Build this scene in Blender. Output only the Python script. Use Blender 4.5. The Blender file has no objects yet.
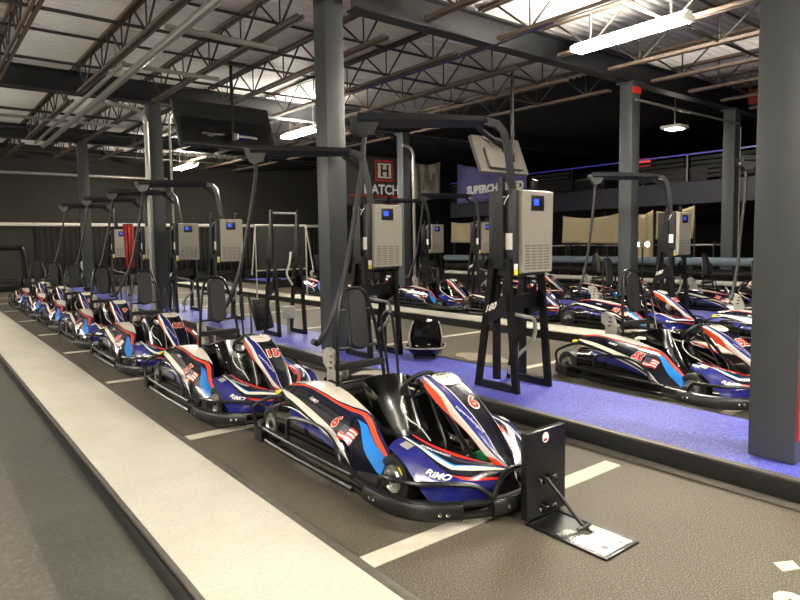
import bpy, bmesh, math, random
from mathutils import Vector, Matrix
random.seed(7)
S = bpy.context.scene
COL = S.collection
PI = math.pi

# ------------------------------------------------------------------ materials
def lin(c):
    return tuple((v/12.92 if v <= .04045 else ((v+.055)/1.055)**2.4) for v in (x/255 for x in c))

M = {}
def mat(name, rgb, rough=.5, metal=0., emit=0., coat=0., noise=None, bump=None, spec=.5, alpha=None):
    """noise = (scale, amount, second rgb); bump = (scale, strength)"""
    m = bpy.data.materials.new(name); m.use_nodes = True
    nt = m.node_tree; b = nt.nodes['Principled BSDF']
    c = lin(rgb)
    b.inputs['Base Color'].default_value = (*c, 1)
    b.inputs['Roughness'].default_value = rough
    b.inputs['Metallic'].default_value = metal
    b.inputs['Specular IOR Level'].default_value = spec
    b.inputs['Coat Weight'].default_value = coat
    b.inputs['Coat Roughness'].default_value = .08
    if emit:
        b.inputs['Emission Color'].default_value = (*c, 1)
        b.inputs['Emission Strength'].default_value = emit
    if noise or bump:
        tc = nt.nodes.new('ShaderNodeTexCoord')
    if noise:
        n = nt.nodes.new('ShaderNodeTexNoise'); n.inputs['Scale'].default_value = noise[0]
        n.inputs['Detail'].default_value = 6; n.inputs['Roughness'].default_value = .7
        nt.links.new(tc.outputs['Object'], n.inputs['Vector'])
        r = nt.nodes.new('ShaderNodeValToRGB')
        r.color_ramp.elements[0].position = .5-noise[1]; r.color_ramp.elements[1].position = .5+noise[1]
        r.color_ramp.elements[0].color = (*c, 1); r.color_ramp.elements[1].color = (*lin(noise[2]), 1)
        nt.links.new(n.outputs['Fac'], r.inputs['Fac']); nt.links.new(r.outputs['Color'], b.inputs['Base Color'])
    if bump:
        n2 = nt.nodes.new('ShaderNodeTexNoise'); n2.inputs['Scale'].default_value = bump[0]
        n2.inputs['Detail'].default_value = 3
        nt.links.new(tc.outputs['Object'], n2.inputs['Vector'])
        bp = nt.nodes.new('ShaderNodeBump'); bp.inputs['Strength'].default_value = bump[1]; bp.inputs['Distance'].default_value = .01
        nt.links.new(n2.outputs['Fac'], bp.inputs['Height']); nt.links.new(bp.outputs['Normal'], b.inputs['Normal'])
    M[name] = m
    return m

def floor_mat(name, c0, c1, c2, rough, fine, coarse, bump):
    """speckled floor: coarse patches mixed with fine grit"""
    m = bpy.data.materials.new(name); m.use_nodes = True
    nt = m.node_tree; b = nt.nodes['Principled BSDF']; L = nt.links.new
    tc = nt.nodes.new('ShaderNodeTexCoord')
    def noi(s, d):
        n = nt.nodes.new('ShaderNodeTexNoise'); n.inputs['Scale'].default_value = s; n.inputs['Detail'].default_value = d; n.inputs['Roughness'].default_value = .72
        L(tc.outputs['Object'], n.inputs['Vector']); return n
    n1 = noi(coarse, 5); n2 = noi(fine, 8)
    def ramp(n, p0, p1, a, bb):
        r = nt.nodes.new('ShaderNodeValToRGB'); e = r.color_ramp.elements
        e[0].position = p0; e[1].position = p1; e[0].color = (*lin(a), 1); e[1].color = (*lin(bb), 1)
        L(n.outputs['Fac'], r.inputs['Fac']); return r
    r1 = ramp(n1, .35, .65, c0, c1)
    r2 = ramp(n2, .49, .66, (0, 0, 0), (255, 255, 255))
    mx = nt.nodes.new('ShaderNodeMix'); mx.data_type = 'RGBA'
    L(r2.outputs['Color'], mx.inputs[0]); L(r1.outputs['Color'], mx.inputs[6]); mx.inputs[7].default_value = (*lin(c2), 1)
    L(mx.outputs[2], b.inputs['Base Color'])
    b.inputs['Roughness'].default_value = rough
    bp = nt.nodes.new('ShaderNodeBump'); bp.inputs['Strength'].default_value = bump; bp.inputs['Distance'].default_value = .006
    L(n2.outputs['Fac'], bp.inputs['Height']); L(bp.outputs['Normal'], b.inputs['Normal'])
    M[name] = m

floor_mat('asphalt', (54, 50, 41), (66, 60, 50), (142, 134, 115), .65, 135, .7, .08)
floor_mat('track', (70, 68, 62), (88, 85, 78), (102, 99, 91), .6, 30, 1.1, .2)
floor_mat('track_dark', (56, 54, 50), (72, 70, 64), (84, 82, 75), .55, 30, 1.4, .2)  # darker tone for the track band along the walkway
floor_mat('cream_floor', (176, 174, 160), (190, 188, 175), (168, 165, 151), .6, 60, 1.2, .12)
floor_mat('carpet', (40, 44, 146), (70, 75, 176), (140, 144, 212), .5, 80, 1.6, .6)
mat('paint_white', (205, 200, 184), .6, noise=(9, .25, (178, 172, 156)))
mat('paint_worn', (150, 142, 120), .6, noise=(5, .2, (118, 110, 94)))
mat('rubber', (15, 15, 15), .42, bump=(60, .15))
mat('kerb_edge', (62, 60, 56), .5, noise=(12, .3, (96, 92, 84)))
mat('column_grey', (58, 61, 64), .42, noise=(1.6, .3, (68, 71, 74)))
mat('beam_grey', (32, 34, 37), .5, noise=(1.2, .3, (38, 40, 43)))
mat('joist_brown', (72, 55, 44), .6, noise=(6, .3, (94, 82, 70)))
mat('joist_grey', (54, 51, 48), .6)
mat('deck', (238, 237, 234), .55, noise=(.8, .3, (228, 226, 222)))
mat('deck_black', (16, 16, 18), .8)
mat('wall_black', (36, 34, 30), .85, noise=(2.0, .3, (42, 40, 35)))
mat('curtain', (25, 24, 22), .9)
mat('conduit', (158, 156, 150), .35, metal=.6)
mat('pvc', (212, 208, 198), .5)
mat('black', (17, 17, 18), .35)
mat('black_matt', (16, 16, 17), .75)
mat('black_gloss', (10, 10, 11), .16, coat=.5)
mat('black_metal', (20, 20, 22), .3, metal=.2)
mat('dark_grey', (46, 46, 48), .5)
mat('tyre', (27, 27, 27), .5, bump=(40, .2))
mat('tyre_yellow', (214, 190, 40), .5)
mat('alloy', (205, 205, 200), .32, metal=.8)
mat('chrome', (205, 205, 205), .15, metal=1.)
mat('navy', (20, 22, 66), .16, coat=.6)
mat('night', (13, 14, 28), .15, coat=.6)
mat('kerb_black', (8, 8, 8), .6)
mat('blue', (29, 33, 116), .2, coat=.6)
mat('cyan', (30, 120, 205), .22, coat=.5)
mat('red', (214, 46, 28), .22, coat=.5)
mat('orange', (228, 74, 36), .22, coat=.5)
mat('cream', (224, 218, 204), .25, coat=.5)
mat('white', (232, 230, 224), .35)
mat('yellow', (226, 214, 40), .35)
mat('green', (14, 104, 58), .35)
mat('cast_grey', (176, 174, 166), .4, noise=(14, .3, (120, 118, 110)))
mat('vinyl', (17, 17, 18), .6, bump=(80, .1))
mat('charger', (154, 150, 138), .38, metal=.25)
mat('charger_dark', (30, 31, 33), .5)
mat('vent', (104, 100, 92), .5)
mat('screen', (40, 70, 235), .3, emit=.5)
mat('hose', (128, 126, 120), .45)
mat('arm_grey', (30, 32, 35), .4)
mat('cable', (22, 22, 23), .5)
mat('steel', (150, 148, 144), .24, metal=.9)
mat('tv_black', (34, 35, 35), .5)
mat('tv_back', (98, 94, 88), .4)
mat('tarp', (158, 144, 112), .8, noise=(1.5, .3, (140, 128, 100)))
mat('banner_black', (64, 61, 60), .6)
mat('banner_grey', (150, 142, 130), .7)
mat('banner_purple', (70, 65, 122), .6, noise=(1.2, .3, (108, 104, 160)))
mat('cable_blue', (44, 46, 92), .5)
mat('banner_shade', (118, 110, 99), .7)
mat('fascia_purple', (9, 7, 34), .5)
mat('led_blue', (60, 62, 190), .4, emit=.12)
mat('exit_red', (226, 60, 48), .4, emit=.35)
mat('lamp', (255, 246, 230), .4, emit=110)
mat('lamp_case', (224, 222, 214), .4)
mat('spot', (255, 232, 190), .4, emit=60)
mat('barrier_blue', (86, 100, 112), .5)
mat('barrier_white', (176, 174, 168), .5)
mat('red_plain', (158, 32, 28), .5)
mat('sign_red', (208, 48, 44), .5)

# ------------------------------------------------------------------ mesh helpers
def catm(P, t):
    n = len(P)-1
    if n == 0: return Vector(P[0])
    x = max(0., min(1., t))*n
    i = min(int(x), n-1); f = x-i
    p1 = Vector(P[i]); p2 = Vector(P[i+1])
    p0 = Vector(P[i-1]) if i > 0 else p1*2-p2
    p3 = Vector(P[i+2]) if i+2 <= n else p2*2-p1
    return .5*((2*p1)+(p2-p0)*f+(2*p0-5*p1+4*p2-p3)*f*f+(3*p1-p0-3*p2+p3)*f**3)

def smoothpath(P, n):
    return [catm(P, k/n) for k in range(n+1)]

class MB:
    def __init__(s): s.v = []; s.f = []; s.m = []; s.mats = []
    def mi(s, name):
        if name not in s.mats: s.mats.append(name)
        return s.mats.index(name)
    def add(s, vs, fs, m):
        o = len(s.v); k = s.mi(m)
        s.v += [tuple(v) for v in vs]
        for f in fs: s.f.append(tuple(o+i for i in f)); s.m.append(k)
        return s
    def box(s, x0, y0, z0, x1, y1, z1, m, bev=0, T=None):
        bm = bmesh.new(); bmesh.ops.create_cube(bm, size=1)
        for v in bm.verts: v.co = Vector(((x0+x1)/2+v.co.x*(x1-x0), (y0+y1)/2+v.co.y*(y1-y0), (z0+z1)/2+v.co.z*(z1-z0)))
        if bev: bmesh.ops.bevel(bm, geom=bm.edges[:], offset=bev, segments=2, affect='EDGES', profile=.6)
        s.addbm(bm, m, T); return s
    def addbm(s, bm, m, T=None):
        bm.verts.index_update()
        vs = [(T @ v.co if T else v.co) for v in bm.verts]
        s.add([tuple(v) for v in vs], [[v.index for v in f.verts] for f in bm.faces], m); bm.free()
    def prism(s, poly, axis, a0, a1, m):
        """poly: 2D points; axis 'x' -> (y,z), 'y' -> (x,z), 'z' -> (x,y)"""
        def P(p, a): return {'x': (a, p[0], p[1]), 'y': (p[0], a, p[1]), 'z': (p[0], p[1], a)}[axis]
        n = len(poly)
        vs = [P(p, a0) for p in poly]+[P(p, a1) for p in poly]
        fs = [list(range(n))[::-1], list(range(n, 2*n))]+[[i, (i+1) % n, n+(i+1) % n, n+i] for i in range(n)]
        bm = bmesh.new(); bv = [bm.verts.new(v) for v in vs]
        for f in fs: bm.faces.new([bv[i] for i in f])
        bmesh.ops.recalc_face_normals(bm, faces=bm.faces[:])
        s.addbm(bm, m); return s
    def tube(s, path, r, m, seg=8, closed=False, caps=True):
        P = [Vector(p) for p in path]; n = len(P); R = r if isinstance(r, (list, tuple)) else [r]*n
        T = []
        for i in range(n):
            a = P[(i-1) % n] if (closed or i > 0) else P[i]; b = P[(i+1) % n] if (closed or i < n-1) else P[i]
            t = b-a; T.append(t.normalized() if t.length > 1e-9 else Vector((0, 0, 1)))
        ref = Vector((0, 0, 1)) if abs(T[0].z) < .9 else Vector((1, 0, 0))
        u = (ref-T[0]*ref.dot(T[0])).normalized()
        vs = []
        for i in range(n):
            u = u-T[i]*u.dot(T[i])
            u = u.normalized() if u.length > 1e-6 else T[i].orthogonal().normalized()
            w = T[i].cross(u)
            for k in range(seg):
                a = 2*PI*k/seg
                vs.append(tuple(P[i]+(u*math.cos(a)+w*math.sin(a))*R[i]))
        fs = []
        for i in range(n if closed else n-1):
            j = (i+1) % n
            for k in range(seg):
                k2 = (k+1) % seg
                fs.append((i*seg+k, i*seg+k2, j*seg+k2, j*seg+k))
        if caps and not closed:
            fs.append(tuple(range(seg))[::-1]); fs.append(tuple((n-1)*seg+k for k in range(seg)))
        return s.add(vs, fs, m)
    def stube(s, ctrl, r, m, n=24, seg=8):
        return s.tube(smoothpath(ctrl, n), r, m, seg)
    def lathe(s, prof, m, c=(0, 0, 0), axis='x', seg=24):
        """prof: list of (axial, radius)"""
        vs = []; fs = []; n = len(prof)
        for a, r in prof:
            for k in range(seg):
                t = 2*PI*k/seg; p, q = r*math.cos(t), r*math.sin(t)
                v = {'x': (a, p, q), 'y': (q, a, p), 'z': (p, q, a)}[axis]
                vs.append((c[0]+v[0], c[1]+v[1], c[2]+v[2]))
        for i in range(n-1):
            for k in range(seg):
                k2 = (k+1) % seg
                fs.append((i*seg+k, i*seg+k2, (i+1)*seg+k2, (i+1)*seg+k))
        for i in (0, n-1):
            if prof[i][1] > 1e-5: fs.append(tuple(i*seg+k for k in range(seg)))
        return s.add(vs, fs, m)
    def sweep(s, path, prof, m):
        """profile (side, up) swept along a path that stays roughly level"""
        P = [Vector(p) for p in path]; n = len(P); k = len(prof); vs = []; fs = []
        for i in range(n):
            t = (P[min(i+1, n-1)]-P[max(i-1, 0)]); t.z = 0; t.normalize()
            side = Vector((t.y, -t.x, 0))
            for a, b in prof: vs.append(tuple(P[i]+side*a+Vector((0, 0, b))))
        for i in range(n-1):
            for j in range(k):
                fs.append((i*k+j, i*k+(j+1) % k, (i+1)*k+(j+1) % k, (i+1)*k+j))
        fs.append(tuple(range(k))); fs.append(tuple((n-1)*k+j for j in range(k))[::-1])
        return s.add(vs, fs, m)
    def mesh(s, name, ang=.6):
        me = bpy.data.meshes.new(name); me.from_pydata(s.v, [], s.f)
        for x in s.mats: me.materials.append(M[x])
        me.polygons.foreach_set('material_index', s.m)
        bm = bmesh.new(); bm.from_mesh(me)
        bmesh.ops.recalc_face_normals(bm, faces=bm.faces[:]); bm.to_mesh(me); bm.free()
        me.polygons.foreach_set('use_smooth', [True]*len(me.polygons))
        me.set_sharp_from_angle(angle=ang)
        me.update(); return me
    def build(s, name, parent=None, ang=.6):
        o = bpy.data.objects.new(name, s.mesh(name, ang)); COL.objects.link(o)
        if parent is not None: o.parent = parent
        return o

def tag(o, label, cat, group=None, kind=None):
    o['label'] = label; o['category'] = cat
    if group: o['group'] = group
    if kind: o['kind'] = kind
    return o
def struct(o):
    o['kind'] = 'structure'; return o
def empty(name, loc, rz=0):
    o = bpy.data.objects.new(name, None); COL.objects.link(o)
    o.location = loc; o.rotation_euler = (0, 0, rz); o.empty_display_size = .1
    return o
def copy_tree(o, parent=None):
    c = o.copy(); COL.objects.link(c)
    if parent is not None: c.parent = parent
    for ch in list(o.children): copy_tree(ch, c)
    return c

def lerp_tab(tab, u):
    if u <= tab[0][0]: return tab[0][1]
    for (a, va), (b, vb) in zip(tab, tab[1:]):
        if u <= b: return va+(vb-va)*(u-a)/(b-a)
    return tab[-1][1]

class Surf:
    """smooth surface through cross-sections; u runs over sections, v across them"""
    def __init__(s, secs): s.secs = secs; s.c = {}
    def P(s, u, v):
        key = round(v, 5)
        if key not in s.c: s.c[key] = [catm(sec, v) for sec in s.secs]
        return catm(s.c[key], u)
    def N(s, u, v):
        e = .01
        a = s.P(min(u+e, 1), v)-s.P(max(u-e, 0), v); b = s.P(u, min(v+e, 1))-s.P(u, max(v-e, 0))
        return a.cross(b).normalized()
    def panel(s, bands, nu=24, sub=3, thick=.01, side=1):
        """bands: [(material, upper edge table [(u,v)...])...]"""
        mb_mats = [b[0] for b in bands]
        bm = bmesh.new(); mats = []
        def vert(u, v): return bm.verts.new(s.P(u, v))
        lo = [(0, 0), (1, 0)]
        for name, hi in bands:
            if name not in mats: mats.append(name)
            mi = mats.index(name); rows = []
            for i in range(nu+1):
                u = i/nu; a = lerp_tab(lo, u); b = max(a, lerp_tab(hi, u))
                rows.append([vert(u, a+(b-a)*k/sub) for k in range(sub+1)])
            for i in range(nu):
                for k in range(sub):
                    f = bm.faces.new((rows[i][k], rows[i+1][k], rows[i+1][k+1], rows[i][k+1])); f.material_index = mi; f.smooth = True
            lo = [(i/nu, max(lerp_tab(lo, i/nu), lerp_tab(hi, i/nu))) for i in range(nu+1)]
        bmesh.ops.remove_doubles(bm, verts=bm.verts[:], dist=.0006)
        bmesh.ops.dissolve_degenerate(bm, edges=bm.edges[:], dist=.0003)
        bmesh.ops.recalc_face_normals(bm, faces=bm.faces[:])
        # outward orientation by the requested side
        fs = bm.faces[:]
        un = s.N(.5, .5)*side
        best = min(fs, key=lambda f: (f.calc_center_median()-s.P(.5, .5)).length)
        if best.normal.dot(un) < 0: bmesh.ops.reverse_faces(bm, faces=fs)
        if thick: bmesh.ops.solidify(bm, geom=fs, thickness=thick)
        for f in bm.faces: f.smooth = True
        me = bpy.data.meshes.new('panel'); bm.to_mesh(me); bm.free()
        for x in mats: me.materials.append(M[x])
        me.set_sharp_from_angle(angle=.9)
        return me
    def mapper(s, u0, v0, ea, side=1, lift=.003):
        """maps planar (a,b) metres near (u0,v0) onto the surface; ea = 3D direction of a"""
        e = .02
        Pu = (s.P(u0+e, v0)-s.P(u0-e, v0))/(2*e); Pv = (s.P(u0, v0+e)-s.P(u0, v0-e))/(2*e)
        n = s.N(u0, v0)*side; ea = Vector(ea); ea = (ea-n*ea.dot(n)).normalized(); eb = n.cross(ea)
        A = Pu.dot(Pu); B = Pu.dot(Pv); C = Pv.dot(Pv); D = A*C-B*B
        def f(a, b):
            d = ea*a+eb*b; p = Pu.dot(d); q = Pv.dot(d)
            du = (C*p-B*q)/D; dv = (A*q-B*p)/D
            u = min(1, max(0, u0+du)); v = min(1, max(0, v0+dv))
            return s.P(u, v)+s.N(min(.99, max(.01, u)), min(.99, max(.01, v)))*side*lift
        return f

_tc = {}
def text2d(txt, shear=0., bold=0., space=1.):
    """returns verts (centred, cap height 1) and faces of a word"""
    key = (txt, shear, bold, space)
    if key in _tc: return _tc[key]
    cu = bpy.data.curves.new('lettering', 'FONT'); cu.body = txt; cu.shear = shear; cu.offset = bold; cu.space_character = space
    cu.resolution_u = 3
    o = bpy.data.objects.new('lettering', cu); COL.objects.link(o)
    dg = bpy.context.evaluated_depsgraph_get()
    me = bpy.data.meshes.new_from_object(o.evaluated_get(dg))
    vs = [v.co.copy() for v in me.vertices]; fs = [tuple(p.vertices) for p in me.polygons]
    bpy.data.objects.remove(o); bpy.data.curves.remove(cu); bpy.data.meshes.remove(me)
    x0 = min(v.x for v in vs); x1 = max(v.x for v in vs); y0 = min(v.y for v in vs); y1 = max(v.y for v in vs)
    h = y1-y0
    vs = [((v.x-(x0+x1)/2)/h, (v.y-(y0+y1)/2)/h) for v in vs]
    _tc[key] = (vs, fs); return vs, fs
def put_text(mb, txt, f, h, m, wid=None, shear=0., bold=0., space=1., dx=0, dy=0):
    vs, fs = text2d(txt, shear, bold, space)
    w = max(v[0] for v in vs)-min(v[0] for v in vs)
    sx = h if wid is None else wid/w
    mb.add([tuple(f(v[0]*sx+dx, v[1]*h+dy)) for v in vs], fs, m)
def put_poly(mb, pts, f, m):
    mb.add([tuple(f(*p)) for p in pts], [tuple(range(len(pts)))], m)
# ------------------------------------------------------------------ the go-kart (local: +y forward, +x its right side, z up)
def mirror(p, s): return (p[0]*s, p[1], p[2])
SURF = {}
def make_kart():
    root = empty('go_kart', (0, 0, 0))
    # floor pan and chassis
    b = MB(); b.prism([(-.36, -1.05), (.36, -1.05), (.40, -.5), (.40, .35), (.30, .95), (.12, 1.18), (-.12, 1.18), (-.30, .95), (-.40, .35), (-.40, -.5)], 'z', .055, .075, 'black_matt')
    for s in (-1, 1):
        b.stube([(s*.36, -1.08, .1), (s*.40, -.5, .1), (s*.40, .3, .1), (s*.30, .8, .1), (s*.20, 1.15, .1)], .018, 'black_metal')
    b.tube([(-.5, -1.0, .145), (.5, -1.0, .145)], .022, 'dark_grey'); b.tube([(-.5, .63, .145), (.5, .63, .145)], .018, 'dark_grey')
    b.build('chassis', root)
    # wheels
    for y, wd, nm in ((-1.0, .085, 0), (.63, .062, 1)):
        for s in (-1, 1):
            w = MB(); R = .155; WX = .455 if y < 0 else .43
            pr = [(-wd*.8, .084), (-wd, .098), (-wd*1.04, .118), (-wd*.92, R-.008), (-wd*.6, R), (wd*.6, R), (wd*.92, R-.008), (wd*1.04, .118), (wd, .098), (wd*.8, .084)]
            w.lathe(pr, 'tyre', (s*WX, y, .155), seg=28)
            if nm:
                for a0 in (.5, 2.6, 4.4):
                    pts = [(a0+.5*k/6, .104) for k in range(7)]+[(a0+.5*(6-k)/6, .122) for k in range(7)]
                    w.add([(s*WX+s*(wd*1.05+.001), y+r*math.cos(a), .155+r*math.sin(a)) for a, r in pts], [tuple(range(14))], 'tyre_yellow')
            wo = w.build('wheel', root)
            r = MB()
            r.lathe([(0, .03), (.012, .034), (.014, .05), (-.002, .066), (.01, .078), (.022, .088), (.006, .09), (-.04, .086)] if s > 0 else [(0, .03), (-.012, .034), (-.014, .05), (.002, .066), (-.01, .078), (-.022, .088), (-.006, .09), (.04, .086)],
                    'alloy', (s*(WX+wd*.8), y, .155), seg=24)
            for k in range(5):
                a = 2*PI*k/5
                r.box(-.008, -.012, .03, .008, .012, .08, 'alloy', T=Matrix.Translation((s*(WX+wd*.86), y, .155)) @ Matrix.Rotation(a, 4, 'X'))
            r.lathe([(-.02, .0), (-.02, .026), (.02, .026), (.024, .02), (.024, 0)], 'dark_grey', (s*(WX+wd*.86), y, .155), seg=12)
            r.build('rim', wo)
    # bumpers: rubber blocks joined by tubes
    prof = [(-.03, -.052), (.022, -.056), (.04, -.036), (.044, .02), (.03, .045), (-.03, .048)]
    edge = [(.655, .40, .11), (.672, .65, .11), (.665, .84, .11), (.60, 1.02, .11), (.45, 1.16, .11), (.25, 1.255, .11), (0, 1.28, .11)]
    full = [mirror(p, 1) for p in edge]+[mirror(p, -1) for p in edge[::-1][1:]]
    fp = smoothpath(full, 60)
    b = MB()
    for dz in (-.032, .036):
        b.tube([p+Vector((0, 0, dz)) for p in fp], .021, 'black_metal')
    fb = b.build('front_bumper', root)
    for i0, i1 in ((4, 21), (25, 35), (39, 56)):
        q = MB(); q.sweep(fp[i0:i1+1], prof[::-1], 'rubber'); qo = q.build('bumper_block', fb)
        for j in (i0+2, i0+3, i1-3, i1-2) if i1-i0 > 10 else (i0+2, i1-2):
            p = fp[j]; t = (fp[j+1]-fp[j-1]).normalized(); n = Vector((t.y, -t.x, 0))
            n = n if n.dot(p-Vector((0, .4, p.z))) > 0 else -n
            k = MB(); k.lathe([(0, .0), (0, .013), (.008, .013), (.012, .006), (.012, 0)], 'chrome', (0, 0, 0), axis='y', seg=10)
            T = Matrix.Translation(p+n*.042) @ n.to_track_quat('Y', 'Z').to_matrix().to_4x4()
            k.v = [tuple(T @ Vector(v)) for v in k.v]; k.build('bolt', qo)
    rear = [(.655, -.84, .11), (.655, -1.0, .11), (.60, -1.10, .11), (.45, -1.17, .11), (.2, -1.20, .11), (0, -1.205, .11)]
    rp = smoothpath(rear+[mirror(p, -1) for p in rear[::-1][1:]], 50)
    b = MB(); b.tube([p+Vector((0, 0, -.03)) for p in rp], .02, 'black_metal'); b.tube([p+Vector((0, 0, .035)) for p in rp], .02, 'black_metal')
    rb = b.build('rear_bumper', root)
    for i0, i1 in ((1, 15), (35, 49)):
        q = MB(); q.sweep(rp[i0:i1+1], prof[::-1], 'rubber'); q.build('bumper_block', rb)
    for s in (-1, 1):
        for z, r in ((.165, .019), (.075, .022)):
            b = MB(); b.tube([mirror(p, s) for p in smoothpath([(.655, -.88, z), (.672, -.5, z), (.676, 0, z), (.672, .44, z)], 14)], r, 'black_metal', seg=10)
            b.build('side_rail', root)
        b = MB(); b.tube([mirror(p, s) for p in smoothpath([(.672, -.46, .165), (.665, -.46, .30), (.655, -.40, .355), (.655, -.1, .385), (.655, .08, .365), (.66, .21, .30), (.668, .27, .22), (.672, .28, .165)], 30)], .0155, 'black_metal')
        b.build('guard_hoop', root)
        b = MB(); b.tube([mirror(p, s) for p in smoothpath([(.655, -1.04, .15), (.655, -1.07, .27), (.64, -1.04, .335), (.60, -.86, .42), (.56, -.74, .44)], 20)], .017, 'black_metal')
        b.build('rear_guard_bar', root)
        b = MB(); b.tube([mirror(p, s) for p in smoothpath([(.668, .70, .17), (.672, .76, .25), (.66, .86, .262), (.60, 1.0, .262), (.46, 1.12, .258), (.32, 1.20, .235), (.24, 1.26, .17)], 26)], .0165, 'black_metal')
        b.build('front_guard_bar', root)
    b = MB(); b.tube(smoothpath([(.24, 1.26, .16), (.16, 1.25, .25), (.08, 1.235, .285), (-.08, 1.235, .285), (-.16, 1.25, .25), (-.24, 1.26, .16)], 20), .0165, 'black_metal'); b.build('front_guard_bar', root)
    # side pods
    pod_secs = [
        [(.20, -.88, .49), (.33, -.88, .505), (.44, -.87, .49), (.545, -.85, .43)],
        [(.21, -.62, .535), (.34, -.62, .54), (.46, -.62, .51), (.565, -.60, .415)],
        [(.24, -.30, .52), (.36, -.30, .52), (.48, -.29, .475), (.585, -.27, .365)],
        [(.29, .0, .475), (.39, .01, .475), (.50, .02, .425), (.60, .04, .31)],
        [(.335, .2, .44), (.43, .21, .435), (.53, .22, .37), (.612, .23, .235)],
        [(.385, .36, .37), (.46, .38, .34), (.54, .39, .27), (.605, .39, .15)],
        [(.415, .50, .28), (.46, .53, .25), (.50, .55, .21), (.54, .55, .155)]]
    for s in (-1, 1):
        sf = Surf([[mirror(p, s) for p in sec] for sec in pod_secs])
        me = sf.panel([
            ('cream', [(0, .45), (.18, .46), (.40, .42), (.5, .28), (.58, .05), (.66, .0), (1, 0)]),
            ('navy', [(0, .47), (.2, .49), (.42, .44), (.52, .31), (.62, .11), (.7, .08), (.84, .14), (1, .2)]),
            ('orange', [(0, .62), (.10, .60), (.2, .52), (.42, .50), (.52, .42), (.62, .28), (.72, .26), (.86, .34), (.97, .36), (1, .3)]),
            ('navy', [(0, .63), (.4, .56), (.55, .52), (.64, .42), (.68, .37), (.72, .3), (.86, .36), (1, .36)]),
            ('cyan', [(0, .63), (.4, .56), (.55, .52), (.64, .42), (.70, .46), (.80, .62), (.9, .74), (1, .95)]),
            ('night', [(0, .80), (.16, .84), (.35, .86), (.55, .90), (.70, .97), (.76, 1), (1, 1)]),
            ('cream', [(0, .84), (.1, .93), (.35, .965), (.55, .985), (.70, .99), (.76, 1), (1, 1)]),
            ('night', [(0, 1), (1, 1)])], nu=32, sub=4, thick=.012, side=-s)
        po = bpy.data.objects.new('side_pod', me); COL.objects.link(po); po.parent = root
        SURF[('pod', s)] = sf
        # flag of stripes behind the number
        f = sf.mapper(.635, .74, (0, s, -.16*s), -s, .004); g = MB()
        hw, hh = .08, .052
        for k in range(7):
            y0 = -hh+2*hh*k/7; y1 = -hh+2*hh*(k+1)/7
            x0 = -hw
            for c in range(6):
                xa = x0+(hw-x0)*c/6; xb = x0+(hw-x0)*(c+1)/6; wv = lambda x: .006*math.sin(30*x)
                put_poly(g, [(xa, y0+wv(xa)), (xb, y0+wv(xb)), (xb, y1+wv(xb)), (xa, y1+wv(xa))], f, 'red' if k % 2 == 0 else 'white')
        f2 = sf.mapper(.635, .74, (0, s, -.16*s), -s, .006)
        for c in range(3):
            for e in range(3):
                xa = -hw+hw*c/3; xb = -hw+hw*(c+1)/3; ya = -.01+(hh+.01)*e/3; yb = -.01+(hh+.01)*(e+1)/3
                put_poly(g, [(xa, ya), (xb, ya), (xb, yb), (xa, yb)], f2, 'navy')
        for k in range(12):
            cx = -hw+.012+.018*(k % 4); cy = .0+.017*(k//4)
            put_poly(g, [(cx-.004, cy), (cx, cy-.004), (cx+.004, cy), (cx, cy+.004)], sf.mapper(.635, .74, (0, s, -.16*s), -s, .0075), 'white')
        g.build('flag_decal', po)
        g = MB(); f = sf.mapper(.30, .70, (0, s, -.2*s), -s, .004)
        put_text(g, 'RiMO', f, .028, 'white', shear=.35, bold=.02, wid=.12)
        g.build('lettering', po)
        # recessed side panel under the pod with its blue flare
        b = MB(); secs = [(-.80, .11, .36), (-.55, .10, .375), (-.2, .09, .35), (.1, .09, .30), (.3, .09, .22), (.44, .10, .16)]
        sk = Surf([[(s*.50, y, z1+.02), (s*.560, y, z1), (s*.585, y, (z0+z1)/2), (s*.56, y, z0)] for y, z0, z1 in secs])
        me = sk.panel([('black_gloss', [(0, .30), (.3, .30), (.8, .62), (1, .62)]),
                       ('cream', [(0, .30), (.22, .32), (.26, .345), (.8, .63), (1, .62)]),
                       ('blue', [(0, .31), (.16, .33), (.22, .56), (.45, .56), (.8, .64), (1, .62)]),
                       ('black_gloss', [(0, 1), (1, 1)])], nu=24, sub=3, thick=.01, side=-s)
        so = bpy.data.objects.new('side_skirt', me); COL.objects.link(so); so.parent = root
        b = MB(); b.prism([(s*.47, .34), (s*.59, .34), (s*.605, .40), (s*.55, .56), (s*.47, .58)], 'z', .09, .165, 'dark_grey'); b.build('pod_foot', root)
        b = MB(); b.box(s*.50-.03, -.93, .415, s*.50+.03, -.86, .455, 'yellow', .012); b.build('rear_marker', root)
        # front wing
        wing = Surf([[mirror(p, s) for p in sec] for sec in (
            [(.31, .62, .405), (.40, .62, .408), (.47, .62, .395), (.515, .62, .365)],
            [(.305, .76, .385), (.39, .77, .385), (.47, .775, .36), (.525, .78, .31)],
            [(.27, .87, .362), (.36, .90, .35), (.45, .93, .26), (.49, .965, .13)],
            [(.20, .99, .33), (.30, 1.01, .315), (.40, 1.04, .23), (.44, 1.055, .105)],
            [(.12, 1.10, .305), (.20, 1.12, .29), (.30, 1.13, .21), (.34, 1.11, .11)],
            [(.03, 1.19, .28), (.07, 1.20, .265), (.11, 1.205, .20), (.13, 1.19, .12)])])
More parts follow.
